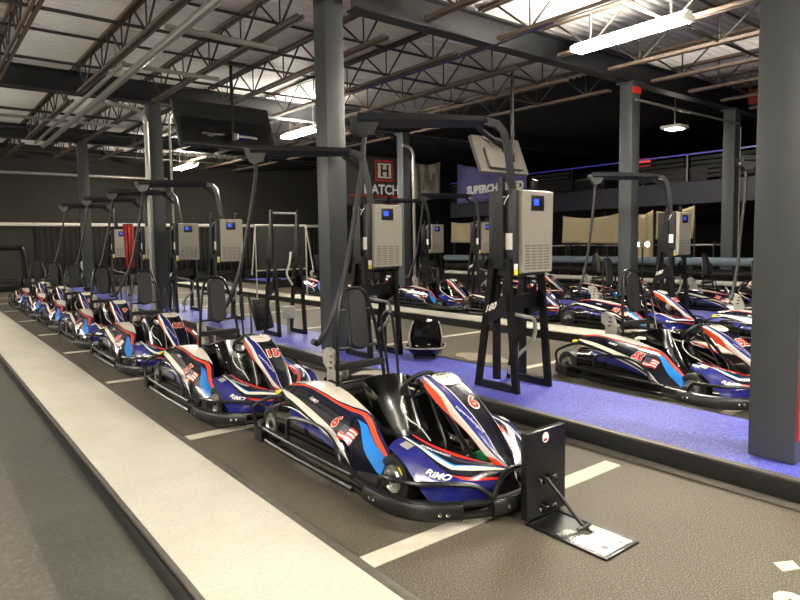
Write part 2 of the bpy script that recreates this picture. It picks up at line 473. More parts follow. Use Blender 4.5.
        me = wing.panel([
            ('red', [(0, .06), (.3, .10), (.6, .10), (.75, .03), (1, .0)]),
            ('navy', [(0, .10), (.3, .16), (.6, .22), (.8, .10), (1, .04)]),
            ('night', [(0, .26), (.3, .30), (.6, .36), (.75, .26), (1, .14)]),
            ('cyan', [(0, .28), (.3, .33), (.6, .39), (.75, .28), (1, .16)]),
            ('cream', [(0, .35), (.2, .37), (.4, .415), (.6, .46), (.75, .40), (1, .28)]),
            ('night', [(0, .40), (.2, .41), (.4, .46), (.6, .54), (.75, .52), (1, .5)]),
            ('red', [(0, .40), (.2, .41), (.4, .46), (.6, .54), (.75, .57), (1, .56)]),
            ('blue', [(0, 1), (1, 1)])], nu=30, sub=4, thick=.01, side=-s)
        wo = bpy.data.objects.new('front_wing', me); COL.objects.link(wo); wo.parent = root
        g = MB()
        put_text(g, 'RiMO', wing.mapper(.50, .61, (-.55, s, -.12) if s > 0 else (-.55, -1, .12), -s, .004), .042, 'white', shear=.35, bold=.03, wid=.155); g.build('lettering', wo); g = MB()
        put_text(g, 'SUPERCHARGED', wing.mapper(.36, .24, (-.45, s, -.1) if s > 0 else (-.45, -1, .1), -s, .004), .02, 'white', shear=.3, bold=.02, wid=.20)
        g.build('lettering', wo)
        g = MB(); f = wing.mapper(.13, .55, (-.15, s, -.3), -s, .008)
        put_poly(g, [(-.04, -.028), (.035, -.028), (.045, .024), (-.035, .028)], f, 'cast_grey'); g.build('data_plate', wo)
    # central steering fairing
    secs = []
    for y, z, hw, lip in ((.49, .75, .10, .02), (.56, .73, .128, .06), (.69, .67, .132, .085), (.82, .59, .126, .07), (.96, .49, .112, .05), (1.08, .385, .09, .05), (1.16, .315, .055, .05), (1.20, .27, .025, .04)):
        secs.append([(hw*1.04, y-.02, z-lip), (hw, y, z-.006), (hw*.5, y+.003, z+.002), (0, y+.004, z+.004), (-hw*.5, y+.003, z+.002), (-hw, y, z-.006), (-hw*1.04, y-.02, z-lip)])
    sf = Surf(secs); SURF['tower'] = sf
    def sym(t): return [(u, 1-v) for u, v in t]
    me = sf.panel([
        ('orange', [(0, .05), (.12, .13), (.3, .13), (.42, .02), (.72, .0), (.8, .12), (1, .16)]),
        ('cream', [(0, .14), (.12, .20), (.3, .21), (.45, .16), (.6, .15), (.8, .17), (1, .18)]),
        ('blue', [(0, .24), (.12, .30), (.3, .36), (.5, .38), (.65, .36), (.85, .24), (1, .2)]),
        ('cream', [(0, .26), (.12, .33), (.3, .38), (.5, .395), (.65, .375), (.85, .26), (1, .22)]),
        ('night', [(0, .80), (.3, .80), (.6, .80), (1, .80)]),
        ('cream', [(0, .86), (.3, .84), (.6, .83), (1, .83)]),
        ('navy', [(0, 1), (1, 1)])], nu=32, sub=4, thick=.01, side=1)
    if sf.N(.5, .5).z < 0: SURF['ts'] = -1
    else: SURF['ts'] = 1
    to = bpy.data.objects.new('steering_fairing', me); COL.objects.link(to); to.parent = root
    ts = SURF['ts']
    g = MB(); pts = []
    for k in range(24):
        a = 2*PI*k/24; r = 1/((abs(math.cos(a))**3+abs(math.sin(a))**3)**(1/3))
        pts.append((.098*r*math.cos(a), .078*r*math.sin(a)))
    f = sf.mapper(.155, .54, (-1, 0, 0), ts, .005)
    for q in range(5):
        for i in range(24):
            j = (i+1) % 24; a0, a1 = q/5, (q+1)/5
            put_poly(g, [(pts[i][0]*a0, pts[i][1]*a0), (pts[i][0]*a1, pts[i][1]*a1), (pts[j][0]*a1, pts[j][1]*a1), (pts[j][0]*a0, pts[j][1]*a0)][1 if q == 0 else 0:], f, 'cream')
    g.build('name_plate', to)
    g = MB(); f = sf.mapper(.155, .54, (-1, 0, 0), ts, .013)
    put_text(g, 'RiMO', f, .036, 'black', shear=.3, bold=.03, wid=.13, dy=.032)
    g.build('lettering', to); g = MB()
    put_text(g, 'R', f, .03, 'red', shear=.3, dy=-.022)
    g.build('lettering', to); g = MB()
    f = sf.mapper(.52, .27, (-.28, 1, -.62), ts, .005)
    put_text(g, 'supercharged', f, .026, 'white', wid=.25)
    g.build('lettering', to)
    # cockpit
    b = MB()
    for s in (-1, 1):
        b.tube([(s*.045, .46, .64), (s*.07, .66, .33), (s*.09, .72, .10)], .011, 'chrome')
    b.tube([(0, .34, .62), (0, .50, .57), (0, .95, .16)], .016, 'black_metal'); b.build('steering_column', root)
    sw = MB(); T = Matrix.Translation((0, .305, .635)) @ Matrix.Rotation(math.radians(-38), 4, 'X')
    ring = [T @ Vector((.145*math.cos(2*PI*k/28), 0, .125*math.sin(2*PI*k/28))) for k in range(28)]
    sw.tube(ring, .0165, 'vinyl', seg=8, closed=True)
    for a in (.35, 2.8, 4.71): sw.tube([T @ Vector((0, .015, 0)), T @ Vector((.14*math.cos(a), 0, .12*math.sin(a)))], .012, 'black_metal')
    sw.lathe([(-.02, 0), (-.02, .04), (.02, .04), (.02, 0)], 'black', (0, 0, 0), axis='y', seg=14)
    n0 = len(sw.v)-4*14
    for i in range(n0, len(sw.v)): sw.v[i] = tuple(T @ Vector(sw.v[i]))
    sw.build('steering_wheel', root)
    st = Surf([
        [(.205, -.145, .60), (.20, -.205, .615), (.1, -.235, .63), (0, -.24, .63), (-.1, -.235, .63), (-.20, -.205, .615), (-.205, -.145, .60)],
        [(.225, .0, .55), (.215, -.13, .50), (.11, -.18, .47), (0, -.19, .465), (-.11, -.18, .47), (-.215, -.13, .50), (-.225, .0, .55)],
        [(.235, .10, .46), (.22, -.05, .36), (.12, -.10, .30), (0, -.11, .29), (-.12, -.10, .30), (-.22, -.05, .36), (-.235, .10, .46)],
        [(.235, .18, .37), (.22, .05, .22), (.12, .0, .15), (0, -.01, .14), (-.12, .0, .15), (-.22, .05, .22), (-.235, .18, .37)],
        [(.22, .26, .29), (.205, .20, .17), (.11, .18, .115), (0, .17, .11), (-.11, .18, .115), (-.205, .20, .17), (-.22, .26, .29)],
        [(.19, .36, .22), (.18, .37, .17), (.10, .38, .145), (0, .38, .14), (-.10, .38, .145), (-.18, .37, .17), (-.19, .36, .22)]])
    me = st.panel([('black_gloss', [(0, 1), (1, 1)])], nu=20, sub=20, thick=.014, side=1)
    me.transform(Matrix.Translation((-.06, .01, -.02))); so = bpy.data.objects.new('seat', me); COL.objects.link(so); so.parent = root
    for x in (-.12, .12):
        q = MB(); q.lathe([(0, 0), (0, .014), (.006, .014), (.01, 0)], 'chrome', (x-.06, -.138, .38), axis='y', seg=10); q.build('seat_bolt', so)
    # seat-back roll frame, pad, and the small loop beside it
    b = MB(); hoop = [(.235, -.40, .12), (.235, -.42, .5), (.19, -.47, .95), (.135, -.515, 1.2), (.075, -.53, 1.285), (-.075, -.53, 1.285), (-.135, -.515, 1.2), (-.19, -.47, .95), (-.235, -.42, .5), (-.235, -.40, .12)]
    b.tube(smoothpath(hoop, 44), .016, 'black_metal')
    for z, y in ((.55, -.43), (.82, -.46), (1.12, -.50)): b.tube([(-.2 if z < 1 else -.15, y, z), (.2 if z < 1 else .15, y, z)], .012, 'black_metal')
    b.build('roll_frame', root)
    b = MB(); b.box(-.24, -.49, .645, .22, -.42, .70, 'black_matt', .01); b.build('cross_beam', root)
    hd = MB(); pl = []
    for k in range(13): a = PI*k/12; pl.append((.098*math.cos(a), 1.19+.095*math.sin(a)))
    for k in range(13): a = PI+PI*k/12; pl.append((.098*math.cos(a), .865+.075*math.sin(a)))
    T = Matrix.Translation((0, -.475, 0)) @ Matrix.Translation((0, 0, .8)) @ Matrix.Rotation(math.radians(8), 4, 'X') @ Matrix.Translation((0, 0, -.8))
    bm = bmesh.new(); v0 = [bm.verts.new((x, 0, z)) for x, z in pl]; fc = bm.faces.new(v0)
    ex = bmesh.ops.extrude_face_region(bm, geom=[fc]); bmesh.ops.translate(bm, verts=[g for g in ex['geom'] if isinstance(g, bmesh.types.BMVert)], vec=(0, .06, 0))
    bmesh.ops.recalc_face_normals(bm, faces=bm.faces[:])
    bmesh.ops.bevel(bm, geom=[e for e in bm.edges if abs(e.verts[0].co.y-e.verts[1].co.y) < .01], offset=.018, segments=3, affect='EDGES')
    hd.addbm(bm, 'vinyl', T); hd.build('headrest', root)
    b = MB(); b.tube(smoothpath([(-.30, -.40, .12), (-.31, -.47, .55), (-.32, -.56, .95), (-.33, -.57, 1.04), (-.37, -.57, 1.07), (-.42, -.56, 1.04), (-.43, -.55, .95), (-.42, -.50, .75), (-.38, -.42, .52), (-.36, -.36, .14)], 34), .013, 'black_metal'); b.build('side_loop', root)
    # drive unit behind the seat
    b = MB(); b.box(-.17, -.80, .14, .17, -.50, .44, 'black', .03); b.box(-.13, -.76, .43, .13, -.54, .50, 'dark_grey', .02)
    for k in range(5): b.box(-.12, -.75+.045*k, .50, .12, -.735+.045*k, .515, 'black')
    b.build('drive_unit', root)
    b = MB(); b.lathe([(-.13, 0), (-.13, .07), (-.11, .085), (.09, .085), (.11, .07), (.11, 0)], 'cast_grey', (.0, -.86, .30), seg=20)
    for k in range(7): b.lathe([(0, .085), (0, .094), (.01, .094), (.01, .085)], 'cast_grey', (-.09+.026*k, -.86, .30), seg=20)
    b.build('motor', root)
    b = MB(); b.prism([(-.80, .44), (-.66, .44), (-.62, .56), (-.70, .74), (-.79, .78), (-.86, .74), (-.85, .64), (-.79, .60)], 'x', .055, .105, 'cast_grey')
    for k in range(3):
        z = .60+.05*k; b.prism([(-.74+.012*k, z), (-.70+.005*k, z+.01), (-.71, z+.025), (-.76+.01*k, z+.018)], 'x', .052, .108, 'black')
    bo = b.build('charge_bracket', root)
    b = MB(); b.lathe([(0, 0), (0, .03), (.03, .04), (.10, .04), (.12, .02), (.12, 0)], 'cast_grey', (-.02, -.72, .50), axis='z', seg=14); b.build('charge_socket', root)
    # pedals
    b = MB(); b.box(-.23, .80, .15, -.07, .82, .25, 'green', .006); b.tube([(-.15, .82, .16), (-.15, .86, .08)], .01, 'chrome'); b.tube([(-.26, .90, .17), (0.02, .90, .19)], .011, 'cast_grey'); b.build('brake_pedal', root)
    b = MB(); b.box(-.235, 1.0, .22, -.175, 1.02, .32, 'red_plain', .006); b.tube([(-.2, 1.02, .23), (-.2, 1.06, .1)], .01, 'chrome'); b.build('throttle_pedal', root)
    b = MB(); b.tube(smoothpath([(.10, .26, .58), (.16, .3, .5), (.15, .38, .42), (.12, .46, .38), (.1, .55, .3)], 24), .0045, 'white'); b.build('wire', root)
    return root

_num = {}
def number_meshes(txt):
    if txt in _num: return _num[txt]
    out = []
    for s in (-1, 1):
        g = MB(); sf = SURF[('pod', s)]
        f1 = sf.mapper(.50, .74, (0, s, -.16*s), -s, .004); f2 = sf.mapper(.50, .74, (0, s, -.16*s), -s, .006)
        put_text(g, txt, f1, .108, 'white', shear=.2, bold=.07); put_text(g, txt, f2, .094, 'red', shear=.2, bold=.03)
        out.append(('side_pod', s, g.mesh('race_number')))
    g = MB(); sf = SURF['tower']; ts = SURF['ts']
    f1 = sf.mapper(.42, .60, (-1, 0, 0), ts, .004); f2 = sf.mapper(.42, .60, (-1, 0, 0), ts, .006)
    put_text(g, txt, f1, .125, 'white', shear=.15, bold=.07); put_text(g, txt, f2, .108, 'red', shear=.15, bold=.03)
    out.append(('steering_fairing', 0, g.mesh('race_number')))
    _num[txt] = out; return out

kart_proto = [None]
def place_kart(x, y, rz, num, label, group):
    if kart_proto[0] is None:
        kart_proto[0] = make_kart(); k = kart_proto[0]; srcs = None
    else:
        k = copy_tree(kart_proto[0])
        for ch in list(k.children):
            for g in list(ch.children):
                if g.name.startswith('race_number'): bpy.data.objects.remove(g)
    k.location = (x, y, 0); k.rotation_euler = (0, 0, rz); k.scale = (.93, .93, .93)
    tag(k, label, 'go-kart', group)
    pods = [c for c in k.children if c.name.split('.')[0] == 'side_pod']; tow = [c for c in k.children if c.name.split('.')[0] == 'steering_fairing'][0]
    pods.sort(key=lambda c: sum(v.co.x for v in c.data.vertices[:50]))
    if num:
        for nm, s, me in number_meshes(num):
            o = bpy.data.objects.new('race_number', me); COL.objects.link(o)
            o.parent = tow if nm == 'steering_fairing' else (pods[0] if s < 0 else pods[1])
    return k
# ------------------------------------------------------------------ the setting
def zb(X, Y): return 4.60+.012*(Y-7)      # underside of the main beams: the roof falls gently
b = MB(); b.box(.85, -7, -.2, 30, 26.6, 0, 'asphalt'); struct(b.build('floor'))
b = MB(); b.box(-9, -7, -.2, .42, 26.6, 0, 'track'); struct(b.build('floor_track'))
b = MB(); b.box(.42, -7, -.2, .85, 26.6, 0, 'track_dark'); struct(b.build('floor_track_edge'))
b = MB(); b.box(-.22, -7, 0, -.16, 26.6, .012, 'rubber'); struct(b.build('trim_1'))
b = MB(); b.box(.90, -7, 0, 1.56, 28, .03, 'cream_floor', .006); struct(b.build('floor_walkway'))
b = MB(); b.box(.872, -7, 0, .898, 26.5, .034, 'kerb_edge', .006); struct(b.build('trim_2'))
b = MB(); b.box(.812, -7, 0, .868, 26.5, .022, 'rubber', .006); struct(b.build('trim_3'))
b = MB(); b.box(1.562, -7, 0, 1.62, 26.5, .026, 'kerb_edge', .008); struct(b.build('trim_4'))
far = [(5.07, 24), (5.07, -6)]
b = MB(); b.prism([(3.98, -6), (3.98, 24)]+[(x-.04, y) for x, y in far], 'z', 0, .13, 'carpet'); struct(b.build('floor_island'))
b = MB(); b.box(3.93, -6, 0, 3.965, 24, .128, 'kerb_black', .004); struct(b.build('trim_5'))
b = MB(); b.box(3.935, -6, .128, 3.995, 24, .142, 'kerb_edge', .004); struct(b.build('trim_6'))
b = MB(); b.box(3.83, -6, 0, 3.93, 24, .012, 'kerb_edge'); struct(b.build('trim_7'))
b = MB(); b.prism(far+[(x-.04, y) for x, y in far[::-1]], 'z', 0, .132, 'rubber'); struct(b.build('trim_8'))
w2 = [(7.72, -6), (7.72, 24)]
b = MB(); b.prism([(x+.03, y) for x, y in w2]+[(x+.60, y) for x, y in w2[::-1]], 'z', 0, .14, 'cream_floor'); struct(b.build('floor_far_walkway'))
b = MB(); b.prism(w2+[(x+.035, y) for x, y in w2[::-1]], 'z', 0, .13, 'rubber'); struct(b.build('trim_9'))
n = 0
def line(x0, y0, x1, y1, w=.13, m='paint_white'):
    global n; n += 1
    b = MB(); b.prism([(x0, y0), (x1, y1), (x1, y1+w), (x0, y0+w)], 'z', 0, .006, m); struct(b.build('bay_line_marking'))
for y in (2.33, 4.84, 7.47, 10.02, 12.4, 15.04, 17.65, 20.2, 22.5): line(1.63, y, 3.72, y, .12)
for y in (2.40, 4.86, 7.38, 9.82, 12.75, 15.2, 17.7, 20.2): line(5.12, y, 7.66, y, .1)
b = MB(); pts = [(5.86+.22*math.cos(2*PI*k/18)*(1+.15*math.sin(3*k)), 5.75+.45*math.sin(2*PI*k/18)) for k in range(18)]
b.prism(pts, 'z', 0, .004, 'paint_worn'); struct(b.build('worn_floor_marking'))
b = MB(); put_text(b, '0', lambda a, c: Vector((2.83+a*.8+c*.6, .945-a*.6+c*.8, .004)), .22, 'paint_white', bold=.06); struct(b.build('painted_floor_marking'))
b = MB(); b.prism([(3.08, 1.09), (3.17, 1.05), (3.22, 1.10), (3.13, 1.15)], 'z', 0, .004, 'paint_white'); struct(b.build('painted_floor_marking'))
# walls
b = MB(); b.box(-9.2, 26.6, 0, 30.2, 26.8, 6, 'wall_black'); struct(b.build('wall_back'))
b = MB(); b.box(30, -7, 0, 30.2, 26.6, 6, 'wall_black'); struct(b.build('wall_right'))
b = MB(); b.box(-9.2, -7, 0, -9, 26.6, 6, 'wall_black'); struct(b.build('wall_left'))
b = MB(); b.box(-9.2, -7.2, 0, 30.2, -7, 6, 'wall_black'); struct(b.build('wall_front'))
# corrugated roof deck: ribs run across the joists
def deck(name, x0, x1, y0, y1, m, cut=None):
    b = MB(); vs = []; fs = []; p = .16; ny = int((y1-y0)/p); row = []
    for k in range(ny+1):
        y = y0+k*p
        for dy, dz in ((0, 0), (.045, 0), (.07, .04), (.13, .04)):
            row.append((y+dy, dz))
    for y, dz in row:
        for x in (x0, x1): vs.append((x, y, zb(x, y)+.51+dz))
    for i in range(len(row)-1): fs.append((2*i, 2*i+1, 2*i+3, 2*i+2))
    b.add(vs, fs, m)
    me = b.mesh(name); bm = bmesh.new(); bm.from_mesh(me); bmesh.ops.solidify(bm, geom=bm.faces[:], thickness=.01); bm.to_mesh(me); bm.free()
    o = bpy.data.objects.new(name, me); COL.objects.link(o); struct(o)
deck('ceiling', -9.2, 11.8, -7.2, 26.7, 'deck')
deck('ceiling_near_bay', 11.8, 15.6, -7.2, 7.05, 'deck')
deck('ceiling_dark_bay', 11.8, 30.2, 7.05, 26.7, 'deck_black')
deck('ceiling_dark_corner', 15.6, 30.2, -7.2, 7.05, 'deck_black')
# main beams (I sections along X), joists along Y
def ibeam(y, x0, x1):
    b = MB()
    def sl(ya, yb, za, zc):
        vs = []
        for x in (x0, x1):
            for yy, zz in ((ya, za), (yb, za), (yb, zc), (ya, zc)): vs.append((x, yy, zb(x, y)+zz))
        b.add(vs, [(0, 1, 2, 3), (4, 7, 6, 5), (0, 4, 5, 1), (1, 5, 6, 2), (2, 6, 7, 3), (3, 7, 4, 0)], 'beam_grey')
    sl(y-.12, y+.12, 0, .03); sl(y-.12, y+.12, .40, .43); sl(y-.012, y+.012, .03, .40)
    struct(b.build('roof_beam'))
ibeam(6.97, 4.72, 29.9); ibeam(14.28, -8.9, 29.9); ibeam(21.6, -8.9, 29.9); ibeam(-.4, -8.9, 29.9)
ibeam(6.97, -8.9, 3.2)
def joist(x, y0, y1):
    b = MB(); n = max(6, 2*round((y1-y0)/1.15/1)); 
    def z(y, o): return zb(x, y)+o
    T0, B0 = .475, -.05
    for s in (-1, 1):
        for o, ya, yb in ((T0, y0, y1), (B0, y0+.38, y1-.38)):
            xa = x+s*.018
            vs = []
            for y in (ya, yb):
                for dx, dz in ((0, -.026), (s*.042, -.026), (s*.042, .026), (0, .026)): vs.append((xa+dx, y, z(y, o)+dz))
            b.add(vs, [(0, 1, 2, 3), (4, 7, 6, 5), (0, 4, 5, 1), (1, 5, 6, 2), (2, 6, 7, 3), (3, 7, 4, 0)], 'joist_brown')
    m = int(round((y1-y0-.6)/1.3)); L = (y1-y0-.6)/m
    for k in range(m):
        ya = y0+.3+k*L
        P = [(ya, T0), (ya+L/2, B0), (ya+L, T0)]
        for (p, q) in ((P[0], P[1]), (P[1], P[2])):
            b.tube([(x, p[0], z(p[0], p[1])), (x, q[0], z(q[0], q[1]))], .017, 'joist_grey', 5)
        b.tube([(x, ya+L/2, z(ya+L/2, B0)), (x, ya+L/2, z(ya+L/2, T0))], .013, 'joist_grey', 5)
    struct(b.build('roof_joist'))
for k in range(-3, 12):
    x = 1.37+1.42*k
    for y0, y1 in ((-.32, 6.89), (7.05, 14.2), (14.36, 21.52), (21.68, 26.55)):
        if x > 12 and y0 > 7: continue
        if x > 16.6: continue
        joist(x, y0, y1)
for y in (2.0, 4.6, 9.2, 11.8, 16.6, 19.2, 24):
    for o in (-.03, .445):
        b = MB(); b.tube([(-8.5, y, zb(-8.5, y)+o), (11.4, y, zb(11.4, y)+o)], .025, 'joist_grey', 4); struct(b.build('joist_bridging'))
# columns
def column(x, y, label, h=None, w=.14, bz=.13):
    b = MB(); h = h or zb(x, y)+.01
    b.box(x-w, y-w, bz, x+w, y+w, h, 'column_grey', .018)
    c = b.build('steel_column'); struct(c); c['label'] = label
    q = MB(); q.box(x-w-.05, y-w-.05, h-.04, x+w+.05, y+w+.05, h, 'column_grey', .005); q.build('cap_plate', c)
    return c
colA = column(4.355, 1.585, 'thick grey steel column nearest on the blue island')
b = MB(); b.box(4.235, 1.434, .28, 4.36, 1.4455, .85, 'sign_red', .002); b.build('red_sticker', colA)
column(4.35, 6.97, 'grey steel column standing on the blue island behind the nearest kart', zb(4.95, 7)+.43)
column(4.33, 14.28, 'grey steel column with conduits running down it')
column(4.33, 21.6, 'grey steel column farthest back on the blue island')
column(11.29, 6.97, 'grey steel column behind the far row of karts')
column(11.39, 14.28, 'grey steel column beside the black banner')
column(15.7, 6.97, 'grey steel column at right with a pipe beside it', bz=0)
# wall trims at the far end
b = MB(); b.tube([(-6, 26.5, 2.42), (17, 26.5, 2.38)], .07, 'pvc', 10); struct(b.build('trim_10'))
b = MB(); b.tube([(-6, 26.5, 4.25), (8.5, 26.5, 4.3)], .06, 'conduit', 10); struct(b.build('trim_11'))
b = MB(); b.tube(smoothpath([(.9, 26.55, .3), (.9, 26.55, 1.4), (1.1, 26.55, 1.56), (2.85, 26.55, 1.55), (3.2, 26.55, 1.42), (3.32, 26.55, .3)], 30), .07, 'black', 8); struct(b.build('door_1'))
for i in range(16):
    b = MB(); x = 3.6+1.5*i; vs = []; fs = []
    for k in range(39):
        xx = x+1.46*k/38; yy = 26.52+.035*math.sin(k*1.15+i)
        vs += [(xx, yy, .02), (xx, yy, 2.33)]
    for k in range(38): fs.append((2*k, 2*k+2, 2*k+3, 2*k+1))
    if True:
        b.add(vs, fs, 'curtain'); me = b.mesh('wall_curtain'); bm = bmesh.new(); bm.from_mesh(me); bmesh.ops.solidify(bm, geom=bm.faces[:], thickness=.01); bm.to_mesh(me); bm.free()
        o = bpy.data.objects.new('black_curtain', me); COL.objects.link(o); tag(o, 'black fabric curtain hanging along the far wall under the white pipe', 'curtain', 'black curtains on the far wall')
for i in range(16):
    x = -3+1.2*i
    b = MB(); b.box(x, 25.6, 0, x+1.14, 26.1, .45, 'black', .05); b.box(x+.2, 25.585, .2, x+.9, 25.605, .26, 'dark_grey')
    tag(b.build('track_barrier'), 'low black plastic crash barrier along the foot of the far wall', 'barrier', 'black barriers along the far wall')
b = MB(); b.box(10.55, -5, 0, 12.05, 24, .13, 'carpet', .004); struct(b.build('floor_far_island'))
b = MB(); b.box(10.5, -5, 0, 10.55, 24, .14, 'rubber', .004); struct(b.build('trim_13'))
# ------------------------------------------------------------------ charging stations
def make_station(charger=True):
    r = empty('charging_station', (0, 0, .13))
    def yo(z): return .31-.37*z/2.26
    def yn(z): return -.32+.20*z/2.26
    for k, x in enumerate((-.26, .26)):
        b = MB(); t = .022; w = .078; x0, x1 = x-t, x+t
        b.prism([(yo(0), 0), (yo(0)-w, 0), (yo(1.4)-w, 1.4), (yo(1.4), 1.4)], 'x', x0, x1, 'black_metal')
        b.prism([(yn(0), 0), (yn(0)+w, 0), (yn(1.4)+w, 1.4), (yn(1.4), 1.4)], 'x', x0, x1, 'black_metal')
        b.prism([(yo(1.30), 1.30), (yn(1.30)+.005, 1.30), (yn(1.40)+.08, 1.42), (-.115, 2.24), (-.07, 2.26)], 'x', x0, x1, 'black_metal')
        b.prism([(yo(0), 0), (yn(0), 0), (yn(.075), .075), (yo(.075), .075)], 'x', x0, x1, 'black_metal')
        b.prism([(yo(.70)-.02, .66), (yo(.9)-.02, .86), (yn(1.08)+.02, 1.08), (yn(.86)+.02, .86)], 'x', x0, x1, 'black_metal')
        f = b.build('side_frame', r)
        if k == 0 and charger:
            g = MB(); ang = math.radians(-20)
            def F(a, c): return Vector((x0-.002, .045-(a*math.cos(ang)-c*math.sin(ang)), .89-(a*math.sin(ang)-c*math.cos(ang))*1))
            put_text(g, '180', F, .09, 'white', bold=.04); g.build('lettering', f)
    b = MB(); b.prism([(-.26, .86), (.26, .86), (.26, 1.12), (.16, 1.02), (-.10, 1.0), (-.2, 1.06), (-.26, 1.18)], 'y', -.12, -.09, 'black_metal'); b.build('cable_cradle', r)
    if not charger:
        b = MB(); b.tube([(-.26, -.08, 2.2), (.26, -.08, 2.2)], .02, 'cast_grey'); b.build('top_bar', r)
        b = MB(); b.stube([(.1, -.1, 1.5), (.06, -.12, 1.3), (.0, -.12, 1.1), (.1, -.14, .9)], .02, 'pvc'); b.build('hose', r)
        b = MB(); b.box(-.10, -.20, .30, .12, -.06, .52, 'cast_grey', .01); b.tube([(0, -.13, 0), (0, -.13, .3)], .03, 'conduit'); b.build('junction_box', r)
        return r
    b = MB(); b.box(-.232, -.22, 1.22, .232, .13, 2.12, 'charger_dark', .01)
    b.box(-.232, .0, .1, -.19, .08, 1.3, 'black_metal'); b.box(.19, .0, .1, .232, .08, 1.3, 'black_metal')
    h = b.build('charger_housing', r)
    q = MB(); q.box(-.2345, -.205, 1.50, -.2315, -.09, 1.67, 'white'); q.build('paper_label', h)
    q = MB(); q.box(-.225, -.2235, 1.29, -.17, -.2195, 1.35, 'white'); q.box(-.225, -.224, 1.235, -.17, -.2195, 1.29, 'yellow'); q.build('warning_label', h)
    q = MB()
    for k in range(3): q.stube([(-.22, -.16+.05*k, 2.08-.03*k), (-.27, -.14+.03*k, 2.0+.04*k), (-.23, -.08+.02*k, 1.94+.02*k)], .006, 'white', 8, 6)
    q.stube([(-.21, -.02, 2.05), (-.24, .0, 1.95), (-.23, .02, 1.8)], .01, 'red_plain', 8, 6); q.build('wiring', h)
    b = MB(); b.prism([(-.221, 2.12), (-.295, 2.10), (-.28, 1.26), (-.221, 1.24)], 'x', -.205, .265, 'charger'); c = b.build('charger_cover', r); c.location.x = .05
    def fy(z): return -.295+.015*(2.10-z)/.84
    q = MB(); q.box(-.09, -.301, 1.90, .11, -.285, 2.06, 'black', .004); q.build('display_panel', c)
    q = MB(); q.box(-.055, -.304, 1.955, .02, -.299, 2.02, 'screen'); q.build('screen', c)
    q = MB()
    for i in range(4):
        for j in range(9):
            z = 1.29+.03*j; y = fy(z); x = -.175+.104*i
            q.box(x, y-.004, z, x+.076, y+.004, z+.013, 'vent')
    q.build('vent_grille', c)
    b = MB(); b.tube(smoothpath([(-.21, -.13, 1.24), (-.24, -.14, 1.1), (-.2, -.14, .85), (0, -.15, .78), (.16, -.17, .72), (.17, -.14, .5), (.05, -.02, .32), (0, .0, .2)], 34), .022, 'hose'); b.build('hose', r)
    b = MB(); b.tube([(0, 0, 0), (0, 0, .2)], .024, 'conduit'); b.box(-.05, -.05, .0, .05, .05, .02, 'conduit'); b.box(-.04, -.04, .13, .04, .04, .22, 'cast_grey', .008); b.build('floor_conduit', r)
    b = MB(); b.tube([(.0, -.02, 2.0), (-.06, .0, 2.5), (-.10, .03, 2.74), (-.16, .075, 2.83), (-.26, .15, 2.86)], .055, 'arm_grey', 4); b.build('post', r)
    d = Vector((-1.3, .9, 0)).normalized()
    b = MB()
    P = [Vector((-.24, .135, 2.855)), Vector((-.7, .47, 2.87)), Vector((-1.36, .94, 2.88))]
    b.tube(P, [.06, .075, .085], 'arm_grey', 4)
    b.tube([(-.09, .03, 2.58), (-.33, .20, 2.80)], .03, 'arm_grey', 4)
    b.build('arm', r)
    b = MB(); sd = Vector((d.y, -d.x, 0)); e = Vector((-1.3, .9, 2.86))
    for s in (-1, 1):
        pl = [(-.15, .05), (.16, .05), (.13, -.06), (.02, -.16), (-.09, -.13), (-.15, -.02)]
        vs = [e+d*a+Vector((0, 0, c))+sd*s*.05 for a, c in pl]+[e+d*a+Vector((0, 0, c))+sd*s*.06 for a, c in pl]
        b.add(vs, [tuple(range(6)), tuple(range(6, 12))]+[(i, (i+1) % 6, 6+(i+1) % 6, 6+i) for i in range(6)], 'arm_grey')
    b.build('pulley_plate', r)
    b = MB(); b.lathe([(-.03, 0), (-.03, .09), (-.01, .075), (.01, .075), (.03, .09), (.03, 0)], 'black', (0, 0, 0), axis='x', seg=16)
    T = Matrix.Translation(e+d*.02+Vector((0, 0, -.07))) @ sd.to_track_quat('X', 'Z').to_matrix().to_4x4()
    b.v = [tuple(T @ Vector(v)) for v in b.v]; b.build('pulley', r)
    b = MB(); b.tube(smoothpath([(-1.30, .9, 2.72), (-1.37, .88, 2.3), (-1.5, .87, 1.7), (-1.62, .85, 1.25), (-1.80, .82, .86), (-1.93, .80, .66)], 30), .027, 'cable'); cb = b.build('charging_cable', r)
    b = MB(); b.tube([(-1.91, .80, .69), (-1.95, .80, .62), (-2.01, .78, .60), (-2.06, .77, .63)], [.03, .036, .034, .03], 'black', 10); b.build('plug', cb)
    return r

# ------------------------------------------------------------------ lights
def strip_light(x, y0, y1, z, label):
    r = empty('ceiling_strip_light', (x, (y0+y1)/2, z))
    L = (y1-y0)/2
    b = MB(); b.prism([(-.085, .0), (-.05, .05), (.05, .05), (.085, .0), (.08, -.008), (-.08, -.008)], 'y', -L, L, 'lamp_case'); b.build('housing', r)
    for s in (-1, 1):
        b = MB(); b.tube([(s*.12, -L+.04, -.03), (s*.12, L-.04, -.03)], .042, 'lamp', 10); b.build('tube', r)
        b = MB(); b.box(-.15, s*(L-.012)-.012, -.08, .15, s*(L-.012)+.012, .0, 'lamp_case', .004); b.build('end_cap', r)
        b = MB(); b.tube([(0, s*L*.7, .07), (0, s*L*.7, zb(x, (y0+y1)/2+s*L*.7)+.5-z)], .005, 'conduit', 5); b.build('hanger', r)
    tag(r, label, 'ceiling light'); return r
strip_light(8.02, 4.12, 5.86, 4.42, 'bright fluorescent strip light nearest, hanging over the right row of karts')
strip_light(8.02, 13.4, 15.1, 4.42, 'fluorescent strip light glowing just left of the middle column')
